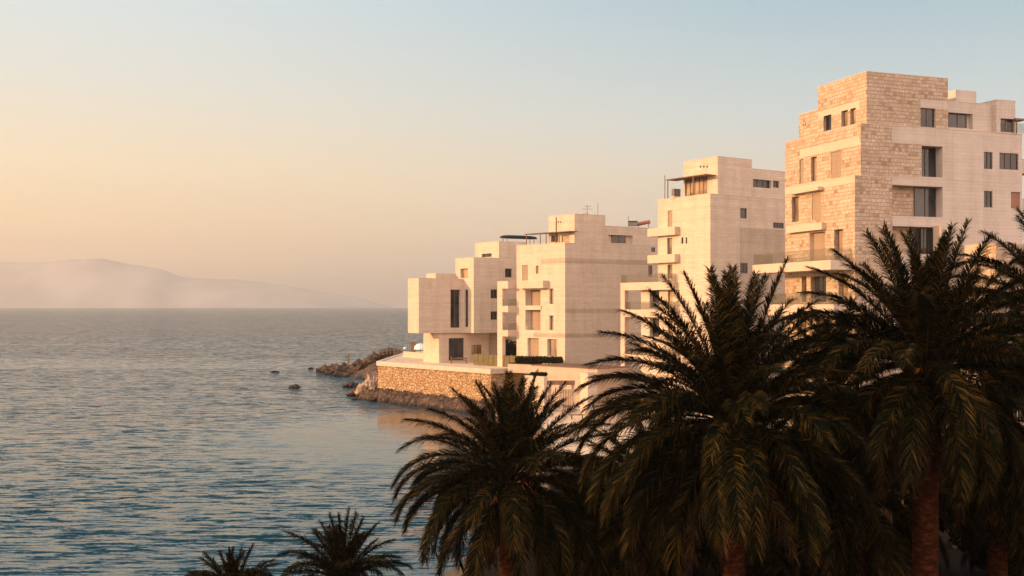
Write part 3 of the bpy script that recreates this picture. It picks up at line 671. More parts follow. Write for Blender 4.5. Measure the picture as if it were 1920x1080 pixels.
pts = [(606, 698, 30, 15, 'rock'), (623, 699, 26, 17, 'rock'), (618, 703, 20, 10, 'wetrock'), (638, 703, 32, 20, 'rock'), (655, 702, 34, 18, 'rock'), (668, 703, 34, 22, 'rock'), (660, 706, 60, 7, 'wetrock'),
       (675, 697, 32, 24, 'rock'), (688, 699, 30, 24, 'rock'), (690, 692, 30, 32, 'palerock'), (704, 694, 34, 36, 'rock'), (700, 702, 30, 16, 'palerock'), (715, 690, 36, 38, 'rock')]
for i, (a, b, w, h, mt) in enumerate(pts):
    lab = ['boulder of the rocky point at its seaward tip', 'brown boulder second from the tip of the rocky point', 'low dark boulder at the waterline near the tip', 'rounded brown boulder left of the marker post', 'brown boulder right under the marker post',
           'brown boulder at the waterline right of the marker post', 'long flat dark ledge lying at the waterline below the marker post', 'tall brown boulder behind the marker post', 'brown boulder in front of the pale rocks on the point', 'pale boulder in the middle of the rocky point',
           'big brown boulder near the end of the sea wall', 'low pale boulder at the waterline near the end of the sea wall', 'highest brown boulder of the low slope beside the railing'][i]
    rock(a, b, w, h, lab, mt, group=g)
for i, (a, b, w, h, z, lab) in enumerate([(703, 664, 22, 10, 3.2, 'small rock left of the mound behind the railing'), (718, 660, 26, 14, 3.5, 'brown rock on the left slope of the mound behind the railing'), (731, 659, 26, 15, 4, 'largest dark rock crowning the mound behind the railing'), (744, 659, 20, 12, 4, 'rock on the right slope of the mound behind the railing'), (690, 670, 24, 12, 2.4, 'rock where the mound runs down to the rocky point')]):
    rock(0, 0, w, h, lab, 'rock', z, g, p=at(a, b, 212 - i))
for a, b, w, h in [(598, 697, 14, 9), (612, 702, 12, 7), (632, 705, 16, 8), (648, 706, 16, 9), (676, 703, 16, 10), (692, 704, 18, 9), (628, 692, 16, 9), (645, 690, 16, 10), (668, 686, 18, 10), (684, 682, 18, 10), (698, 680, 18, 12), (712, 676, 18, 12), (664, 750, 12, 5), (696, 752, 16, 9)]:
    zz = 0 if b > 694 else .9 + (694 - b) * .09
    rock(0, 0, w, h, 'small broken rock lying among the boulders of the rocky point', 'rock', zz, 'small rocks of the point', p=(on_z(a, b, 0) if b > 694 else at(a, b, 214)))
# rubble bank under the point so that the boulders sit on land
def mound(name, cx, cy, rx, ry, h, mat, label, cat, seed=0, n=40, rz=0):
    v, f = [], []
    for i in range(n + 1):
        for j in range(n + 1):
            x, y = 2 * i / n - 1, 2 * j / n - 1; r = math.hypot(x, y)
            z = h * max(-.3, (1 - r ** 1.6)) * (1 + .5 * noise.noise((x * 2 + seed, y * 2, 0))) + .5 * noise.noise((x * 7 + seed, y * 7, 1)) * (1 if r < 1 else .2)
            X, Y_ = x * rx, y * ry
            v.append((cx + X * math.cos(rz) - Y_ * math.sin(rz), cy + X * math.sin(rz) + Y_ * math.cos(rz), z - .25))
    for i in range(n):
        for j in range(n): a = i * (n + 1) + j; f.append((a, a + n + 1, a + n + 2, a + 1))
    return tag(mesh_obj(name, v, f, mat, None, None, (cx, cy, 0)), label, cat)
mound('rocky_bank', -23, 207, 9, 13, 3.4, M['rock'], 'broken brown rock bank of the low point running out from the terrace end', 'rock bank', 3)
mound('rocky_bank', -32, 214, 6.5, 5, 1.0, M['rock'], 'low seaward end of the brown rock bank carrying the marker post', 'rock bank', 9)
# rock shelf along the foot of the sea wall
d = (wB - wA); d.z = 0; L = d.length; d.normalize(); nn = Vector((d.y, -d.x, 0))
v, f = [], []; NX, NY = 150, 26
for i in range(NX + 1):
    for j in range(NY + 1):
        x = -1.5 + (L + 3) * i / NX; q = j / NY; wd = 4.2 + 1.1 * noise.noise((x * .35, 3, 0)) + .5 * noise.noise((x * 1.2, 7, 0))
        if i < 8: wd *= (.35 + .65 * i / 8)
        prof = 1.5 * (1 - q) ** .4 if q > 0 else 1.5
        z = (1.45 + .3 * noise.noise((x * .4, 1, 1))) * (1 - q ** 4) + .42 * noise.noise((x * 1.5, q * 5, 2)) + .25 * noise.noise((x * 4, q * 14, 5)) - .2
        if q > .93: z -= .8
        p = Vector((wA.x, wA.y, 0)) + d * x + nn * (q * wd - .4 + .25 * noise.noise((x * 2, q * 6, 9))); v.append((p.x, p.y, z))
for i in range(NX):
    for j in range(NY): a = i * (NY + 1) + j; f.append((a, a + 1, a + NY + 2, a + NY + 1))
tag(mesh_obj('rock_shelf', v, f, M['rock'], None, None, (wA.x, wA.y, 0)), 'brown weathered rock shelf along the waterline at the foot of the sea wall', 'rock shelf')
# marker post on the point
p = at(653, 683, 214); e = empty('marker_post', p, 'thin weathered marker post standing on the boulders of the rocky point', 'post')
m = MB(); m.tube([p + Vector((0, 0, -.6)), p + Vector((.03, 0, .9)), p + Vector((0, 0, 1.9))], [.2, .16, .12], 8); m.build('pole', M['wood'], e)
m = MB(); m.box(p + Vector((-.15, 0, 1.25)), (.75, .16, .3)); m.box(p + Vector((.05, 0, 2.0)), (.34, .3, .24)); m.build('sign_board', M['wood'], e)

# ------------------------------------------------------------------ terrace furniture
a, b = on_z(888, 684.5, 5.3), on_z(966, 689, 5.3); b = Vector((b.x, b.y, 5.3))
def run_fence(name, a, b, h, label, cat, mat, boards, bw, postmat, nposts):
    d = (b - a); d.z = 0; L = d.length; d.normalize(); n = Vector((d.y, -d.x, 0)); rz = math.atan2(d.y, d.x)
    e = empty(name, (a.x, a.y, a.z), label, cat)
    m = MB()
    for i in range(boards):
        c = a + d * (L * (i + .5) / boards); hh = h + random.uniform(-.03, .03); m.box((c.x, c.y, a.z + hh / 2 + .05), (L / boards * bw, .05, hh), rz)
    m.build('board_panel', M[mat], e)
    for i in range(nposts):
        m = MB(); c = a + d * (L * i / (nposts - 1)) - n * .07; m.box((c.x, c.y, a.z + (h + .12) / 2), (.09, .08, h + .12), rz); m.build('post', M[postmat], e)
    return e
run_fence('garden_fence', a, b, 1.5, 'olive yellow board fence standing on the terrace in front of the cream block', 'fence', 'fence', 8, .88, 'wood', 9)

def leaf_cloud(name, boxes, count, size, mat, parent=None, loc=(0, 0, 0), sp=None):
    n = count; P = []
    tot = sum(w for *_, w in boxes)
    for c, d_, w in boxes:
        k = int(n * w / tot); q = rng.normal(size=(k, 3)); q /= np.linalg.norm(q, axis=1)[:, None]; q *= rng.uniform(.55, 1, (k, 1)) ** .5
        P.append(np.array(c) + q * np.array(d_))
    P = np.concatenate(P); n = len(P)
    a = rng.normal(size=(n, 3)); a /= np.linalg.norm(a, axis=1)[:, None]; b_ = rng.normal(size=(n, 3)); b_ -= (a * b_).sum(1)[:, None] * a; b_ /= np.linalg.norm(b_, axis=1)[:, None]
    s = size * rng.uniform(.6, 1.3, (n, 1))
    V = np.stack([P - a * s, P + b_ * s * .38, P + a * s, P - b_ * s * .38], 1).reshape(-1, 3) - np.array(loc)
    me = bpy.data.meshes.new(name); me.vertices.add(len(V)); me.vertices.foreach_set('co', V.ravel()); me.loops.add(4 * n); me.loops.foreach_set('vertex_index', np.arange(4 * n))
    me.polygons.add(n); me.polygons.foreach_set('loop_start', np.arange(0, 4 * n, 4)); me.update(calc_edges=True); me.materials.append(mat)
    o = bpy.data.objects.new(name, me); col.objects.link(o); o.location = loc
    if parent is not None: o.parent = parent; o.location = Vector(loc) - parent.location
    return o
# raised bed with dark clipped hedge, planter walls and gate below the cream block
pa, pb = at(960, 684, 137.5), at(1092, 681, 131.5)
def wall_box(name, a, b, z0, z1, th, mat, label, cat, top=None):
    m = MB(); strip(m, a, b, z0, z1, 0, th); e = empty(name, (a.x, a.y, z0), label, cat); m.build('body', M[mat], e)
    m = MB(); strip(m, a, b, z1 + .002, z1 + .1, .05, th + .05); m.build('coping', M[top or 'cap'], e); return e
wall_box('planter_wall', at(952, 690, 138.5), at(997, 690, 136.0), 4.9, 6.05, 2.2, 'panel', 'low brown stone planter wall under the dark clipped hedge', 'wall', 'soil')
h0, h1 = at(968, 680, 137.2), at(1054, 680, 135.6)
e = empty('hedge', (h0.x, h0.y, 6.15), 'low dark clipped hedge along the front of the cream block', 'hedge')
bxs = [((h0.x + (h1.x - h0.x) * (i + .5) / 12, h0.y + (h1.y - h0.y) * (i + .5) / 12 + .5, 6.62), (.42, .5, .48), 1) for i in range(12)]
leaf_cloud('leaves', bxs, 5200, .11, M['hedge'], e, tuple(e.location))
m = MB(); strip(m, Vector((h0.x, h0.y + .9, 0)), Vector((h1.x, h1.y + .9, 0)), 6.15, 6.85, 0, .0 + .7); m.build('core', M['soil'], e)
wall_box('planter_wall', at(996, 690, 132), at(1120, 690, 124), ZG, 6.15, 6.0, 'panel', 'long pale planter wall with brown edge stepping down below the dark hedge', 'wall', 'wood')
c = at(1010, 703, 121.5); e = empty('shrub', (c.x, c.y, 5.3), 'small dark shrub on top of the pale garden wall end', 'shrub')
leaf_cloud('leaves', [((c.x + k * .35, c.y, 5.75), (.3, .4, .22), 1) for k in (-2, -1, 0, 1, 2)], 1500, .12, M['hedge'], e, tuple(e.location))
ga, gb = at(984, 700, 121.0), at(1020, 700, 118.2)
wall_box('garden_wall', ga, gb, ZG, 5.55, .5, 'lime_b', 'pale plastered garden wall beside the sea wall, left of the gate', 'wall')
# gate: two posts, brown beam, slatted leaf
gc = at(1026, 700, 119.0); gd_ = at(1078, 700, 118.5); e = empty('garden_gate', (gc.x, gc.y, ZG), 'gateway with brown timber beam and slatted leaf right of the pale garden wall', 'gate')
m = MB(); strip(m, Vector((gb.x + .15, gb.y + .35, 0)), Vector((gd_.x, gd_.y, 0)), 4.75, 5.2, .1, .6); m.build('beam', M['wood'], e)
for px in (1031, 1052, 1074):
    q = at(px, 700, 119.2); m = MB(); m.box((q.x, q.y, (ZG + 4.74) / 2), (.3, .3, 4.74 - ZG)); m.build('post', M['lime_b'], e)
m = MB()
q0, q1 = at(1054, 700, 119.2), at(1072, 700, 119.2)
for i in range(7):
    x = q0.x + (q1.x - q0.x) * i / 6; m.box((x, q0.y, ZG + 1.3), (.09, .05, 2.4))
m.build('gate_leaf', M['wood'], e)
bk0, bk1 = at(1022, 700, 123), at(1110, 700, 121)
q = at(1104, 700, 114); e = empty('gate_pier', (q.x, q.y, ZG), 'square pale stone pier beyond the gateway, half hidden by palm fronds', 'pier')
m = MB(); m.box((q.x, q.y, (ZG + 6.3) / 2), (1.3, 1.3, 6.3 - ZG), R(35)); m.build('shaft', M['lime'], e)
m = MB(); m.box((q.x, q.y, 6.36), (1.5, 1.5, .12), R(35)); m.build('cap_stone', M['cap'], e)
# wire fence on the quay
f0, f1 = on_z(1113, 803, ZG), on_z(1172, 800, ZG)
e = empty('mesh_fence', f0, 'rusty upright bar fence on the quay with a dark corner post', 'fence'); d = (f1 - f0); L = d.length; d.normalize()
m = MB(); m.tube([f0, f0 + Vector((0, 0, 2.6))], .09, 8); m.build('corner_post', M['dark'], e)
m = MB()
for i in range(24):
    q = f0 + d * (L * (i + 1) / 24); m.tube([q + Vector((0, 0, .1)), q + Vector((0, 0, 2.2))], .03, 5)
m.tube([f0 + Vector((0, 0, 2.1)), f1 + Vector((0, 0, 2.1))], .035, 5); m.tube([f0 + Vector((0, 0, .25)), f1 + Vector((0, 0, .25))], .035, 5); m.build('bars', M['wood'], e)
# small bench on the quay
q = on_z(1082, 786, ZG); e = empty('bench', q, 'small dark bench standing on the pale quay paving', 'bench')
m = MB(); m.box(q + Vector((0, 0, .46)), (1.5, .5, .07)); m.build('seat', M['wood'], e)
for sx_ in (-.55, .55): m = MB(); m.box(q + Vector((sx_, 0, .21)), (.1, .42, .42)); m.build('leg', M['dark'], e)
# low timber bench on the terrace in front of the house
q = on_z(859, 681.5, 5.3); e = empty('bench', q, 'low brown timber bench with tall left end in front of the seafront house door', 'bench')
m = MB(); m.box(q + Vector((.2, 0, .45)), (2.2, .45, .1)); m.build('seat', M['wood'], e)
m = MB(); m.box(q + Vector((.2, .25, .72)), (2.2, .06, .2)); m.build('backrest', M['wood'], e)
m = MB(); m.box(q + Vector((-.98, 0, .5)), (.14, .6, 1.0)); m.build('leg', M['wood'], e)
m = MB(); m.box(q + Vector((1.2, 0, .22)), (.12, .45, .4)); m.build('leg', M['wood'], e)
c = on_z(958, 681, 5.3); e = empty('garden_bush', c, 'dense dark green bush seen through the open corner balcony of the cream block', 'bush')
c = Vector((0, 0, 0)); c = at(955, 660, 156); e.location = (c.x, c.y, 5.3)
leaf_cloud('leaves', [((c.x + random.uniform(-1.2, 1.2), c.y + random.uniform(-.5, .5), 6.4 + random.uniform(-.7, 1.6)), (.8, .7, .7), 1) for _ in range(14)], 5200, .15, M['hedge'], e, tuple(e.location))
m = MB(); m.tube([(c.x, c.y, 5.3), (c.x + .1, c.y, 6.6)], [.1, .06], 8); m.build('stem', M['wood'], e)
# far end of the terrace: low wall, railing, parasol, post, white lamp globe
wall_box('parapet', at(756, 668, 172), at(797, 671, 166), 5.3, 6.1, .35, 'lime_b', 'low pale parapet on the terrace left of the seafront house', 'wall')
r0, r1 = at(711, 671, 176), at(758, 659, 190); e = empty('railing', r0, 'dark metal railing running back along the seaward edge of the terrace', 'railing')
m = MB()
for z_ in (.55, 1.0): m.tube([Vector((r0.x, r0.y, 5.35 + z_)), Vector((r1.x, r1.y, 5.35 + z_))], .05, 6)
m.build('rail', M['greyrail'], e)
for i in range(8):
    q = r0.lerp(r1, i / 7); m = MB(); m.tube([(q.x, q.y, 5.3), (q.x, q.y, 6.38)], .045, 6); m.build('post', M['greyrail'], e)
q = at(775, 652, 184); e = empty('gate_post', (q.x, q.y, 5.3), 'square dark timber post beside the white parasol at the terrace end', 'post')
m = MB(); m.box((q.x, q.y, 6.25), (.75, .6, 1.9)); m.build('shaft', M['wood'], e); m = MB(); m.box((q.x, q.y, 7.25), (.9, .75, .1)); m.build('cap', M['wood'], e)
q = at(788, 650, 184); e = empty('parasol', (q.x, q.y, 5.3), 'round white parasol at the far end of the terrace', 'parasol')
zt_ = H + (HY - 643.5) / F * 184; rr = 1.15; m = MB()
N = 12
for k in range(4):
    pass
ring = lambda r, z: [Vector((q.x + r * math.cos(2 * math.pi * i / N), q.y + r * math.sin(2 * math.pi * i / N), z)) for i in range(N)]
rs = [ring(.06, zt_), ring(.6, zt_ - .12), ring(1.0, zt_ - .45), ring(rr, zt_ - 1.0)]
vv = [p_ for r_ in rs for p_ in r_] + [p_ - Vector((0, 0, .05)) for r_ in rs for p_ in r_]; ff = []
for k in range(3):
    for i in range(N):
        j = (i + 1) % N; ff.append((k * N + i, k * N + j, (k + 1) * N + j, (k + 1) * N + i)); ff.append((48 + k * N + i, 48 + (k + 1) * N + i, 48 + (k + 1) * N + j, 48 + k * N + j))
ff.append(tuple(range(N)))
for i in range(N): j = (i + 1) % N; ff.append((3 * N + i, 3 * N + j, 48 + 3 * N + j, 48 + 3 * N + i))
mesh_obj('canopy', vv, ff, M['white'], e, None, e.location)
m = MB(); m.tube([(q.x, q.y, 5.3), (q.x, q.y, zt_ - .1)], .05, 8); m.build('pole', M['wood'], e)
q = at(759, 656, 186); e = empty('lamp', (q.x, q.y, 5.3), 'small white globe lamp at the end of the terrace railing', 'lamp')
m = MB(); m.tube([(q.x, q.y, 5.3), (q.x, q.y, 5.9)], .06, 8); m.build('stand', M['dark'], e)
bm = bmesh.new(); bmesh.ops.create_icosphere(bm, subdivisions=2, radius=.28); me = bpy.data.meshes.new('globe'); bm.to_mesh(me); bm.free(); me.materials.append(M['white'])
o = bpy.data.objects.new('globe', me); col.objects.link(o); o.parent = e; o.location = (0, 0, .85)

# ------------------------------------------------------------------ palms
def make_fronds(specs, origin, dens=66, lw=.027, leaf=.66):
    """specs: (azimuth, elevation, length, droop, twist). Returns leaf arrays and rib tubes"""
    V, Fq, Ft, nv = [], [], [], 0
    rib = MB()
    for (az, el, L, dr, r0, tw) in specs:
        n = 26; ts = np.linspace(0, 1, n); ele = el - dr * 1.12 * ts ** 1.7
        azs = az + tw * ts
        dirs = np.stack([np.cos(ele) * np.cos(azs), np.cos(ele) * np.sin(azs), np.sin(ele)], 1)
        pos = np.array(origin) + np.array([math.cos(az), math.sin(az), 0]) * r0 * math.cos(el) + np.array([0, 0, r0 * math.sin(el)]) + np.concatenate([[[0, 0, 0]], np.cumsum((dirs[1:] + dirs[:-1]) / 2 * (L / (n - 1)), 0)])
        rad = .034 * (1 - ts) ** .8 + .006
        rib.tube([Vector(p) for p in pos[::3]] + [Vector(pos[-1])], list(rad[::3]) + [.006], 4, False)
        m = int(L * dens); q = np.linspace(.10, .995, m)
        q = np.clip(q + rng.uniform(-.005, .005, m), 0, 1)
        for side in (-1, 1):
            P = np.stack([np.interp(q, ts, pos[:, k]) for k in range(3)], 1)
            T = np.stack([np.interp(q, ts, dirs[:, k]) for k in range(3)], 1); T /= np.linalg.norm(T, axis=1)[:, None]
            Bn = np.cross(T, [0, 0, 1.0]); nb_ = np.linalg.norm(Bn, axis=1)[:, None]
            Bn = np.where(nb_ > .05, Bn / np.maximum(nb_, 1e-6), np.array([[math.sin(az), -math.cos(az), 0]]))
            Nn = np.cross(Bn, T)
            al = R(58) - R(26) * q + rng.normal(0, .07, m); vv_ = R(20) + rng.uniform(-.5, .55, m)
            D = T * np.cos(al)[:, None] + side * Bn * (np.sin(al) * np.cos(vv_))[:, None] + Nn * (np.sin(al) * np.sin(vv_))[:, None]
            prof = np.minimum(1, .30 + 2.6 * (q - .08)) * (1 - .5 * np.clip((q - .6) / .4, 0, 1) ** 1.8)
            ln = leaf * (L / 4.5) ** .5 * prof * rng.uniform(.82, 1.12, m); ln = np.maximum(ln, .05)
            Wd = T - (T * D).sum(1)[:, None] * D; Wd /= np.linalg.norm(Wd, axis=1)[:, None]; w = lw * (.6 + .4 * prof)[:, None]
            g1 = np.array([0, 0, -1.0]) * (ln * rng.uniform(.03, .12, m))[:, None]; g2 = np.array([0, 0, -1.0]) * (ln * rng.uniform(.18, .58, m))[:, None]
            mid = P + D * (ln * .5)[:, None] + g1; tip = P + D * ln[:, None] + g2
            vs = np.stack([P - Wd * w * .3, P + Wd * w * .3, mid + Wd * w * .5, mid - Wd * w * .5, tip], 1)
            idx = nv + np.arange(m)[:, None] * 5
            Fq.append(idx + np.array([[0, 1, 2, 3]])); Ft.append(idx + np.array([[3, 2, 4]])); V.append(vs.reshape(-1, 3)); nv += 5 * m
    return np.concatenate(V), np.concatenate(Fq), np.concatenate(Ft), rib
def frond_obj(name, specs, origin, mat, parent, **kw):
    V, Fq, Ft, rib = make_fronds(specs, origin, **kw)
    loc = np.array(parent.location); rv = np.array(rib.v); nr = len(V)
    allv = np.concatenate([V, rv]) - loc; rf = np.array([f_ for f_ in rib.f]) + nr
    loops = np.concatenate([Fq.ravel(), Ft.ravel(), rf.ravel()]); tot = np.concatenate([np.full(len(Fq), 4), np.full(len(Ft), 3), np.full(len(rf), 4)]); st = np.concatenate([[0], np.cumsum(tot)[:-1]])
    me = bpy.data.meshes.new(name); me.vertices.add(len(allv)); me.vertices.foreach_set('co', allv.ravel()); me.loops.add(len(loops)); me.loops.foreach_set('vertex_index', loops)
    me.polygons.add(len(tot)); me.polygons.foreach_set('loop_start', st)
    me.polygons.foreach_set('material_index', np.concatenate([np.zeros(len(Fq) + len(Ft), int), np.ones(len(rf), int)])); me.update(calc_edges=True)
    me.materials.append(mat); me.materials.append(M['rachis'])
    o = bpy.data.objects.new(name, me); col.objects.link(o); o.parent = parent; return o
def palm(px, py, Y, L, n, label, zg=ZG, tr=.36, keys=(), seed=1, lean=0, emin=-48, fruit=True, dry=10):
    """px, py: where the heart of the crown is seen; keys: (screen angle from up clockwise, depth tilt, length, droop)"""
    rs = random.Random(seed); c = at(px, py, Y)
    e = empty('palm_tree', (c.x - lean, Y, zg), label, 'palm tree', 'date palms in front of the flats')
    # trunk with spiralling leaf scars
    nz = max(12, int((c.z - .3 - zg) / .09)); na = 22; v, f = [], []
    for i in range(nz + 1):
        q = i / nz; z = zg + (c.z - .25 - zg) * q
        r = tr * (1.12 - .2 * min(1, q * 3)) * (1 + .35 * max(0, q - .86) / .14)
        for k in range(na):
            th = 2 * math.pi * k / na
            s_ = (z * 4.2 + k / na * 5) % 1.0; s2 = (z * 4.2 - k / na * 8) % 1.0
            rr_ = r * (1 + .10 * s_ + .05 * s2) + .02 * rs.random()
            x0 = c.x - lean * (1 - q) ** 1.5
            v.append((x0 + rr_ * math.cos(th), Y + rr_ * math.sin(th), z))
    for i in range(nz):
        for k in range(na): k2 = (k + 1) % na; f.append((i * na + k, i * na + k2, (i + 1) * na + k2, (i + 1) * na + k))
    f.append(tuple(nz * na + k for k in range(na)))
    mesh_obj('trunk', v, f, M['trunk'], e, None, e.location)
    # old leaf bases under the crown
    m = MB()
    for i in range(46):
        az = i * 2.39996; zz = c.z - .95 + .9 * i / 46; r = tr * 1.05 + .1
        a_ = Vector((c.x + r * .75 * math.cos(az), Y + r * .75 * math.sin(az), zz)); b_ = a_ + Vector((math.cos(az) * .34, math.sin(az) * .34, .30 + .1 * rs.random()))
        m.tube([a_, b_], [.10, .05], 5)
    m.build('leaf_bases', M['trunk'], e)
    specs = []
    for i in range(n):
        q = (i + .5) / n; az = i * 2.39996 + rs.uniform(-.25, .25)
        el = R(86 - (86 - emin) * q ** .85 + rs.uniform(-13, 13))
        dr = R(14 + 54 * min(1, q * 1.6) * (1 - .4 * max(0, q - .6) / .4) + rs.uniform(-14, 18))
        ll = L * (.84 + .2 * math.sin(min(1, q * 1.5) * math.pi * .5)) * rs.uniform(.78, 1.08)
        specs.append((az, el, ll, dr, .18, rs.uniform(-.4, .4)))
    for (sa, tilt, ll, dr) in keys:               # fronds whose lean reads in the picture
        el0 = 90 - abs(sa); az = 0 if sa > 0 else math.pi
        dv = Vector((math.sin(R(sa)) * math.cos(R(tilt)), math.sin(R(tilt)), math.cos(R(sa)) * math.cos(R(tilt))))
        specs.append((math.atan2(dv.y, dv.x), math.asin(max(-1, min(1, dv.z))), ll, R(dr), .18, 0))
    frond_obj('crown', specs, c, M['frond'], e)
    if dry:
        sp2 = [(i * 2.39996 + 1, R(rs.uniform(-62, -35)), L * rs.uniform(.55, .85), R(rs.uniform(20, 45)), .25, 0) for i in range(dry)]
        frond_obj('dry_fronds', sp2, c - Vector((0, 0, .35)), M['dry'], e, dens=13)
    if fruit:
        m = MB()
        for i in range(9):
            az = rs.uniform(0, 6.28); p0 = c + Vector((0, 0, -.1)); p1 = p0 + Vector((math.cos(az) * .55, math.sin(az) * .55, .1)); p2 = p0 + Vector((math.cos(az) * .95, math.sin(az) * .95, -.25))
            m.tube([p0, p1, p2], [.035, .025, .02], 5)
            for k in range(14):
                w = Vector((rs.uniform(-.25, .25), rs.uniform(-.25, .25), rs.uniform(-.75, -.25))); m.tube([p2, p2 + w * .5 + Vector((math.cos(az) * .12, math.sin(az) * .12, 0)), p2 + w], [.012, .011, .009], 3, False)
        m.build('fruit_stalks', M['fruit'], e)
    return e
palm(1375, 792, 33, 4.9, 94, 'big date palm with the widest crown, in front of the second tallest flats', seed=3, tr=.34, emin=-40,
     keys=[(14, -5, 5.1, 8), (9, 8, 4.6, 6), (2, 10, 4.8, 8), (-3, -6, 4.5, 6), (-8, -8, 4.7, 10), (-13, 4, 4.7, 12), (-18, 5, 4.9, 18), (-25, -10, 4.9, 24), (-31, 6, 4.8, 34), (-38, 5, 4.9, 44), (-46, -8, 5.0, 54), (-54, 10, 5.1, 62), (-62, -10, 5.3, 76), (-70, 8, 5.4, 84), (-78, -6, 5.5, 84), (-86, -14, 5.5, 78), (-94, -24, 5.4, 66), (22, 4, 4.6, 36), (30, 10, 4.6, 60), (42, -5, 4.8, 76), (58, 5, 4.8, 76), (74, -12, 4.9, 74)])
palm(1735, 690, 34, 4.7, 88, 'date palm with bare trunk below its crown, in front of the tall stone flats', seed=11, tr=.39, emin=-38,
     keys=[(14, 0, 4.7, 6), (10, 6, 4.3, 6), (5, -10, 4.4, 6), (-3, 5, 4.3, 6), (-10, 5, 4.6, 10), (-15, -5, 4.5, 12), (-21, -8, 4.7, 16), (-27, 5, 4.6, 24), (-34, 6, 4.7, 34), (-42, -5, 4.7, 44), (25, 8, 4.9, 14), (32, -5, 4.6, 18), (38, -6, 4.7, 24), (46, 5, 4.7, 34), (56, 4, 4.7, 46), (68, -8, 4.7, 60), (-50, 8, 4.8, 54), (-60, 0, 4.8, 62), (-70, 10, 4.8, 66)])
palm(957, 900, 37, 4.0, 78, 'date palm leaning over the bay with drooping fronds, leftmost of the full crowns', seed=21, tr=.36, emin=-42,
     keys=[(11, 0, 3.7, 8), (6, 8, 3.4, 8), (0, -5, 3.1, 8), (-7, 4, 3.2, 10), (-14, -6, 3.5, 14), (-24, 5, 3.6, 24), (-33, -4, 3.7, 40), (18, -6, 3.5, 12), (24, 6, 3.7, 16), (34, -6, 3.9, 24), (-46, 4, 4.2, 74), (-56, -8, 4.4, 88), (-66, 6, 4.5, 86), (-76, -10, 4.4, 80), (-86, 4, 4.3, 76), (44, 5, 3.9, 44), (60, -8, 3.9, 60)])
palm(642, 1092, 38, 2.2, 34, 'small upright date palm at the waterside, second from the left', seed=31, tr=.24, emin=8, fruit=False, dry=4,
     keys=[(4, 0, 2.45, 4), (9, 6, 2.3, 6), (-2, 0, 2.25, 5), (-8, 0, 2.3, 8), (-15, -6, 2.2, 10), (15, 4, 2.2, 8), (-34, 0, 2.5, 36), (25, 0, 2.3, 16), (-46, 6, 2.5, 60), (36, 4, 2.2, 40)])
palm(436, 1118, 37, 1.7, 26, 'smallest date palm, only its frond tips rising at the bottom left', seed=41, tr=.2, emin=12, fruit=False, dry=3,
     keys=[(20, 0, 1.75, 6), (9, 0, 1.5, 6), (-3, 0, 1.5, 6), (-14, 0, 1.45, 8), (-30, 4, 1.6, 14), (42, -4, 1.8, 30), (-48, 0, 1.6, 36)])
palm(1985, 600, 37, 4.4, 66, 'date palm at the right edge with only its left fronds in view', seed=51, keys=[(-34, 0, 4.6, 84), (-50, 6, 4.6, 60), (-60, 6, 4.5, 60), (-70, -6, 4.4, 60), (-82, 0, 4.4, 50)], tr=.38)
palm(1565, 745, 43, 4.6, 76, 'date palm standing behind, between the middle palm and the right palm', seed=61, keys=[(-20, 0, 4.6, 100), (6, 5, 3.2, 20), (24, 0, 4.2, 60)], tr=.34, emin=-62)
palm(1870, 790, 41, 4.6, 74, 'shaded date palm behind the right palm, its fronds hanging to the ground', seed=71, tr=.34, emin=-74)
palm(1225, 930, 41, 3.9, 72, 'low shaded date palm between the leaning palm and the middle palm', seed=81, tr=.3, emin=-66)
palm(1610, 930, 40, 4.2, 72, 'low date palm in deep shade left of the bare trunk', seed=91, tr=.3, emin=-68)
palm(1095, 990, 44, 3.2, 60, 'squat shaded date palm just right of the leaning palm', seed=95, tr=.28, emin=-70, fruit=False)
palm(1470, 1000, 46, 3.8, 60, 'squat shaded date palm behind the trunk of the widest palm', seed=97, tr=.28, emin=-70, fruit=False)
palm(1960, 960, 43, 3.8, 60, 'squat shaded date palm low at the right edge', seed=99, tr=.28, emin=-70, fruit=False)
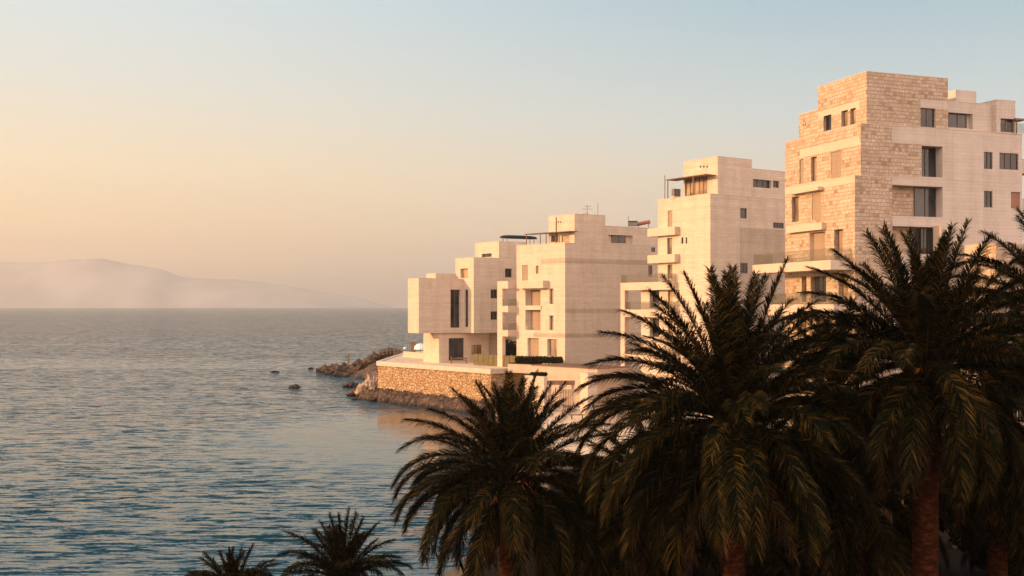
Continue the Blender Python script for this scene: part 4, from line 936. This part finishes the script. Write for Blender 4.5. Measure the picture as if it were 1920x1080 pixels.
# understorey bushes
for i, (px, Y, z, rx, rz_, lab) in enumerate([(1480, 47, 3.2, 2.3, 1.7, 'dark bush under the middle palm, leftmost of the understorey'), (1560, 50, 3.4, 2.6, 1.9, 'broad dark bush behind the low shaded palm'), (1655, 46, 3.0, 2.2, 1.6, 'dark bush left of the bare palm trunk'),
        (1790, 52, 3.6, 2.2, 2.0, 'tall dark bush just right of the bare palm trunk'), (1880, 46, 3.3, 2.0, 1.9, 'dark bush at the right edge under the palms'), (1330, 49, 3.0, 2.2, 1.5, 'low dark bush behind the middle palm trunk'), (1180, 46, 2.9, 2.2, 1.6, 'low dark bush right of the leaning palm trunk'), (1085, 55, 2.7, 2.4, 1.5, 'broad low bush at the edge of the quay'), (1260, 60, 3.0, 3.4, 1.8, 'wide dark bush at the back of the palm bed'), (1700, 62, 3.4, 4.0, 2.2, 'wide tall bush behind the bare palm trunk'), (1420, 62, 3.2, 3.6, 2.0, 'wide bush at the back between the two largest palms'), (1900, 60, 3.4, 3.4, 2.2, 'wide bush at the back by the right edge')]):
    c = at(px, HY, Y); e = empty('bush', (c.x, Y, ZG), lab, 'bush', 'bushes under the palms')
    rs = random.Random(100 + i); bxs = []
    for k in range(22):
        a_ = rs.uniform(0, 6.28); r = rs.uniform(.1, 1); bxs.append(((c.x + rx * r * math.cos(a_), Y + 1.3 * r * math.sin(a_), z + rz_ * rs.uniform(-.75, .9) * (1 - .4 * r)), (rs.uniform(.4, .8), rs.uniform(.4, .8), rs.uniform(.35, .65)), 1))
    leaf_cloud('foliage', bxs, 9000, .15, M['leaf'], e, tuple(e.location))
    m = MB()
    for k in range(5):
        a_ = k * 1.3; m.tube([(c.x, Y, ZG), (c.x + rx * .35 * math.cos(a_), Y + .5 * math.sin(a_), z), (c.x + rx * .7 * math.cos(a_), Y + .9 * math.sin(a_), z + rz_ * .5)], [.08, .05, .02], 6)
    m.build('stem', M['wood'], e)

# ------------------------------------------------------------------ far hills and air
def ridge(name, prof, Y, depth, seed):
    v, f = [], []; px = [p[0] for p in prof]; py = [p[1] for p in prof]; NX, NY = 160, 24
    for i in range(NX + 1):
        X = px[0] + (px[-1] - px[0]) * i / NX; hgt = (HY - np.interp(X, px, py)) / F * Y
        for j in range(NY + 1):
            q = 2 * j / NY - 1; x = (X - CX) / F * Y; y = Y + q * depth
            k = (1 - abs(q)) ** 1.1
            z = max(0, hgt) * k * (1 + .22 * noise.noise((x * .0012 + seed, y * .0015, 0)) * (1 - k) * 1.3) + hgt * .04 * noise.noise((x * .01, y * .01, seed)) * k
            v.append((x, y, z - 4))
    for i in range(NX):
        for j in range(NY): a = i * (NY + 1) + j; f.append((a, a + NY + 1, a + NY + 2, a + 1))
    return tag(mesh_obj(name, v, f, M['hill'], None, None, (0, Y, 0), True), kind='structure')
ridge('hills', [(-900, 530), (-500, 500), (-200, 494), (0, 486), (60, 489), (150, 482), (190, 480), (230, 489), (300, 500), (345, 517), (450, 521), (520, 529), (600, 542), (680, 556), (740, 574)], 8600, 700, 1)
ridge('hills', [(680, 574), (720, 567), (765, 551), (830, 532), (900, 520), (1000, 505), (1100, 515), (1300, 540), (1500, 574)], 8900, 400, 5)
HAZE = 1.3e-4
hz = MB(); hz.box8([[[Vector((x, y, z)) for z in (-1.0 - 2.2, 440.0)] for y in (-1000.0, 9500.0)] for x in (-9500.0, 9500.0)])
def mat_haze():
    m = bpy.data.materials.new('haze_air'); m.use_nodes = True; nt = m.node_tree; nt.nodes.remove(nt.nodes['Principled BSDF'])
    p = nt.nodes.new('ShaderNodeVolumePrincipled'); p.inputs['Color'].default_value = (.93, .87, .80, 1); p.inputs['Density'].default_value = HAZE; p.inputs['Density Attribute'].default_value = ''
    p.inputs['Anisotropy'].default_value = .45
    nt.links.new(p.outputs[0], nt.nodes['Material Output'].inputs['Volume']); return m
ob = hz.build('haze', mat_haze()); tag(ob, kind='stuff')

# ------------------------------------------------------------------ light, sky, camera
SUN_AZ, SUN_EL = 104, 13                            # degrees left of the view, above the horizon
sd = Vector((-math.sin(R(SUN_AZ)) * math.cos(R(SUN_EL)), math.cos(R(SUN_AZ)) * math.cos(R(SUN_EL)), math.sin(R(SUN_EL))))
l = bpy.data.lights.new('sun', 'SUN'); l.energy = 4.25; l.angle = R(.6); l.color = (1, .555, .245)
lo = bpy.data.objects.new('sun', l); col.objects.link(lo); lo.rotation_euler = sd.to_track_quat('Z', 'Y').to_euler()
SKY, BACK = .72, 2.6
w = bpy.data.worlds.new('World'); sc.world = w; w.use_nodes = True; nt = w.node_tree; bg = nt.nodes['Background']
sk = nt.nodes.new('ShaderNodeTexSky'); sk.sky_type = 'NISHITA'; sk.sun_disc = False; sk.sun_elevation = R(SUN_EL); sk.sun_rotation = R(-SUN_AZ); sk.dust_density = 1.6
tc_ = nt.nodes.new('ShaderNodeTexCoord'); sp = nt.nodes.new('ShaderNodeSeparateXYZ'); nt.links.new(tc_.outputs['Generated'], sp.inputs[0])
def lin(*c): return tuple(((x / 255 + .055) / 1.055) ** 2.4 if x > 10 else x / 255 / 12.92 for x in c)
zr = nd(nt, 'ShaderNodeMapRange'); zr.inputs['From Min'].default_value = 0; zr.inputs['From Max'].default_value = 1; nt.links.new(sp.outputs['Z'], zr.inputs[0])
left = ramp(nt, zr.outputs[0], [(0, lin(196, 168, 140)), (.02, lin(206, 176, 146)), (.045, lin(243, 203, 160)), (.07, lin(253, 215, 169)), (.125, lin(253, 227, 189)), (.20, lin(231, 229, 217)), (.28, lin(214, 229, 233)), (.5, lin(118, 160, 188)), (1, lin(95, 132, 165))])
right = ramp(nt, zr.outputs[0], [(0, lin(198, 168, 148)), (.05, lin(226, 203, 184)), (.11, lin(226, 212, 192)), (.17, lin(202, 213, 213)), (.275, lin(154, 189, 204)), (.5, lin(112, 152, 180)), (1, lin(90, 128, 162))])
ax_ = nd(nt, 'ShaderNodeMapRange'); ax_.inputs['From Min'].default_value = -.46; ax_.inputs['From Max'].default_value = .48; ax_.interpolation_type = 'SMOOTHSTEP'; nt.links.new(sp.outputs['X'], ax_.inputs[0])
g_ = mix(nt, ax_.outputs[0], left.outputs[0], right.outputs[0])
g_ = mix(nt, 1.0, g_, (SKY, SKY, SKY), 'MULTIPLY')
# warm fill added to the unseen sky behind the camera, lifting the shaded fronts
back = ramp(nt, zr.outputs[0], [(0, (.95, .62, .46)), (.3, (.86, .62, .53)), (.7, (.40, .38, .38)), (1, (.16, .22, .30))])
by = nd(nt, 'ShaderNodeMapRange'); by.inputs['From Min'].default_value = .35; by.inputs['From Max'].default_value = -.45; by.interpolation_type = 'SMOOTHSTEP'; nt.links.new(sp.outputs['Y'], by.inputs[0])
bk_ = mix(nt, 1.0, back.outputs[0], (BACK, BACK, BACK), 'MULTIPLY')
g_ = mix(nt, by.outputs[0], g_, bk_)
tint = mix(nt, 1.0, sk.outputs[0], (.17, .15, .125), 'MULTIPLY')
fin = mix(nt, .12, g_, tint)
sc10 = mix(nt, 1.0, fin, (10, 10, 10), 'MULTIPLY')
nt.links.new(sc10, bg.inputs[0]); bg.inputs[1].default_value = .1
cam = bpy.data.cameras.new('camera'); co = bpy.data.objects.new('camera', cam); col.objects.link(co)
co.location = (0, 0, H); co.rotation_euler = (R(90), 0, 0); cam.sensor_width = 36; cam.lens = 36 * F / 1920; cam.shift_y = (HY - 540) / 1920
cam.clip_start = .5; cam.clip_end = 30000; sc.camera = co
sc.view_settings.view_transform = 'Standard'; sc.view_settings.look = 'None'; sc.view_settings.exposure = .6; sc.view_settings.gamma = 1
cy = sc.cycles; cy.max_bounces = 7; cy.diffuse_bounces = 3; cy.glossy_bounces = 3; cy.transparent_max_bounces = 10; cy.volume_bounces = 1
cy.use_adaptive_sampling = True; cy.adaptive_threshold = .012
cy.use_denoising = True
try: cy.denoiser = 'OPENIMAGEDENOISE'
except Exception: pass
cy.sample_clamp_indirect = 6
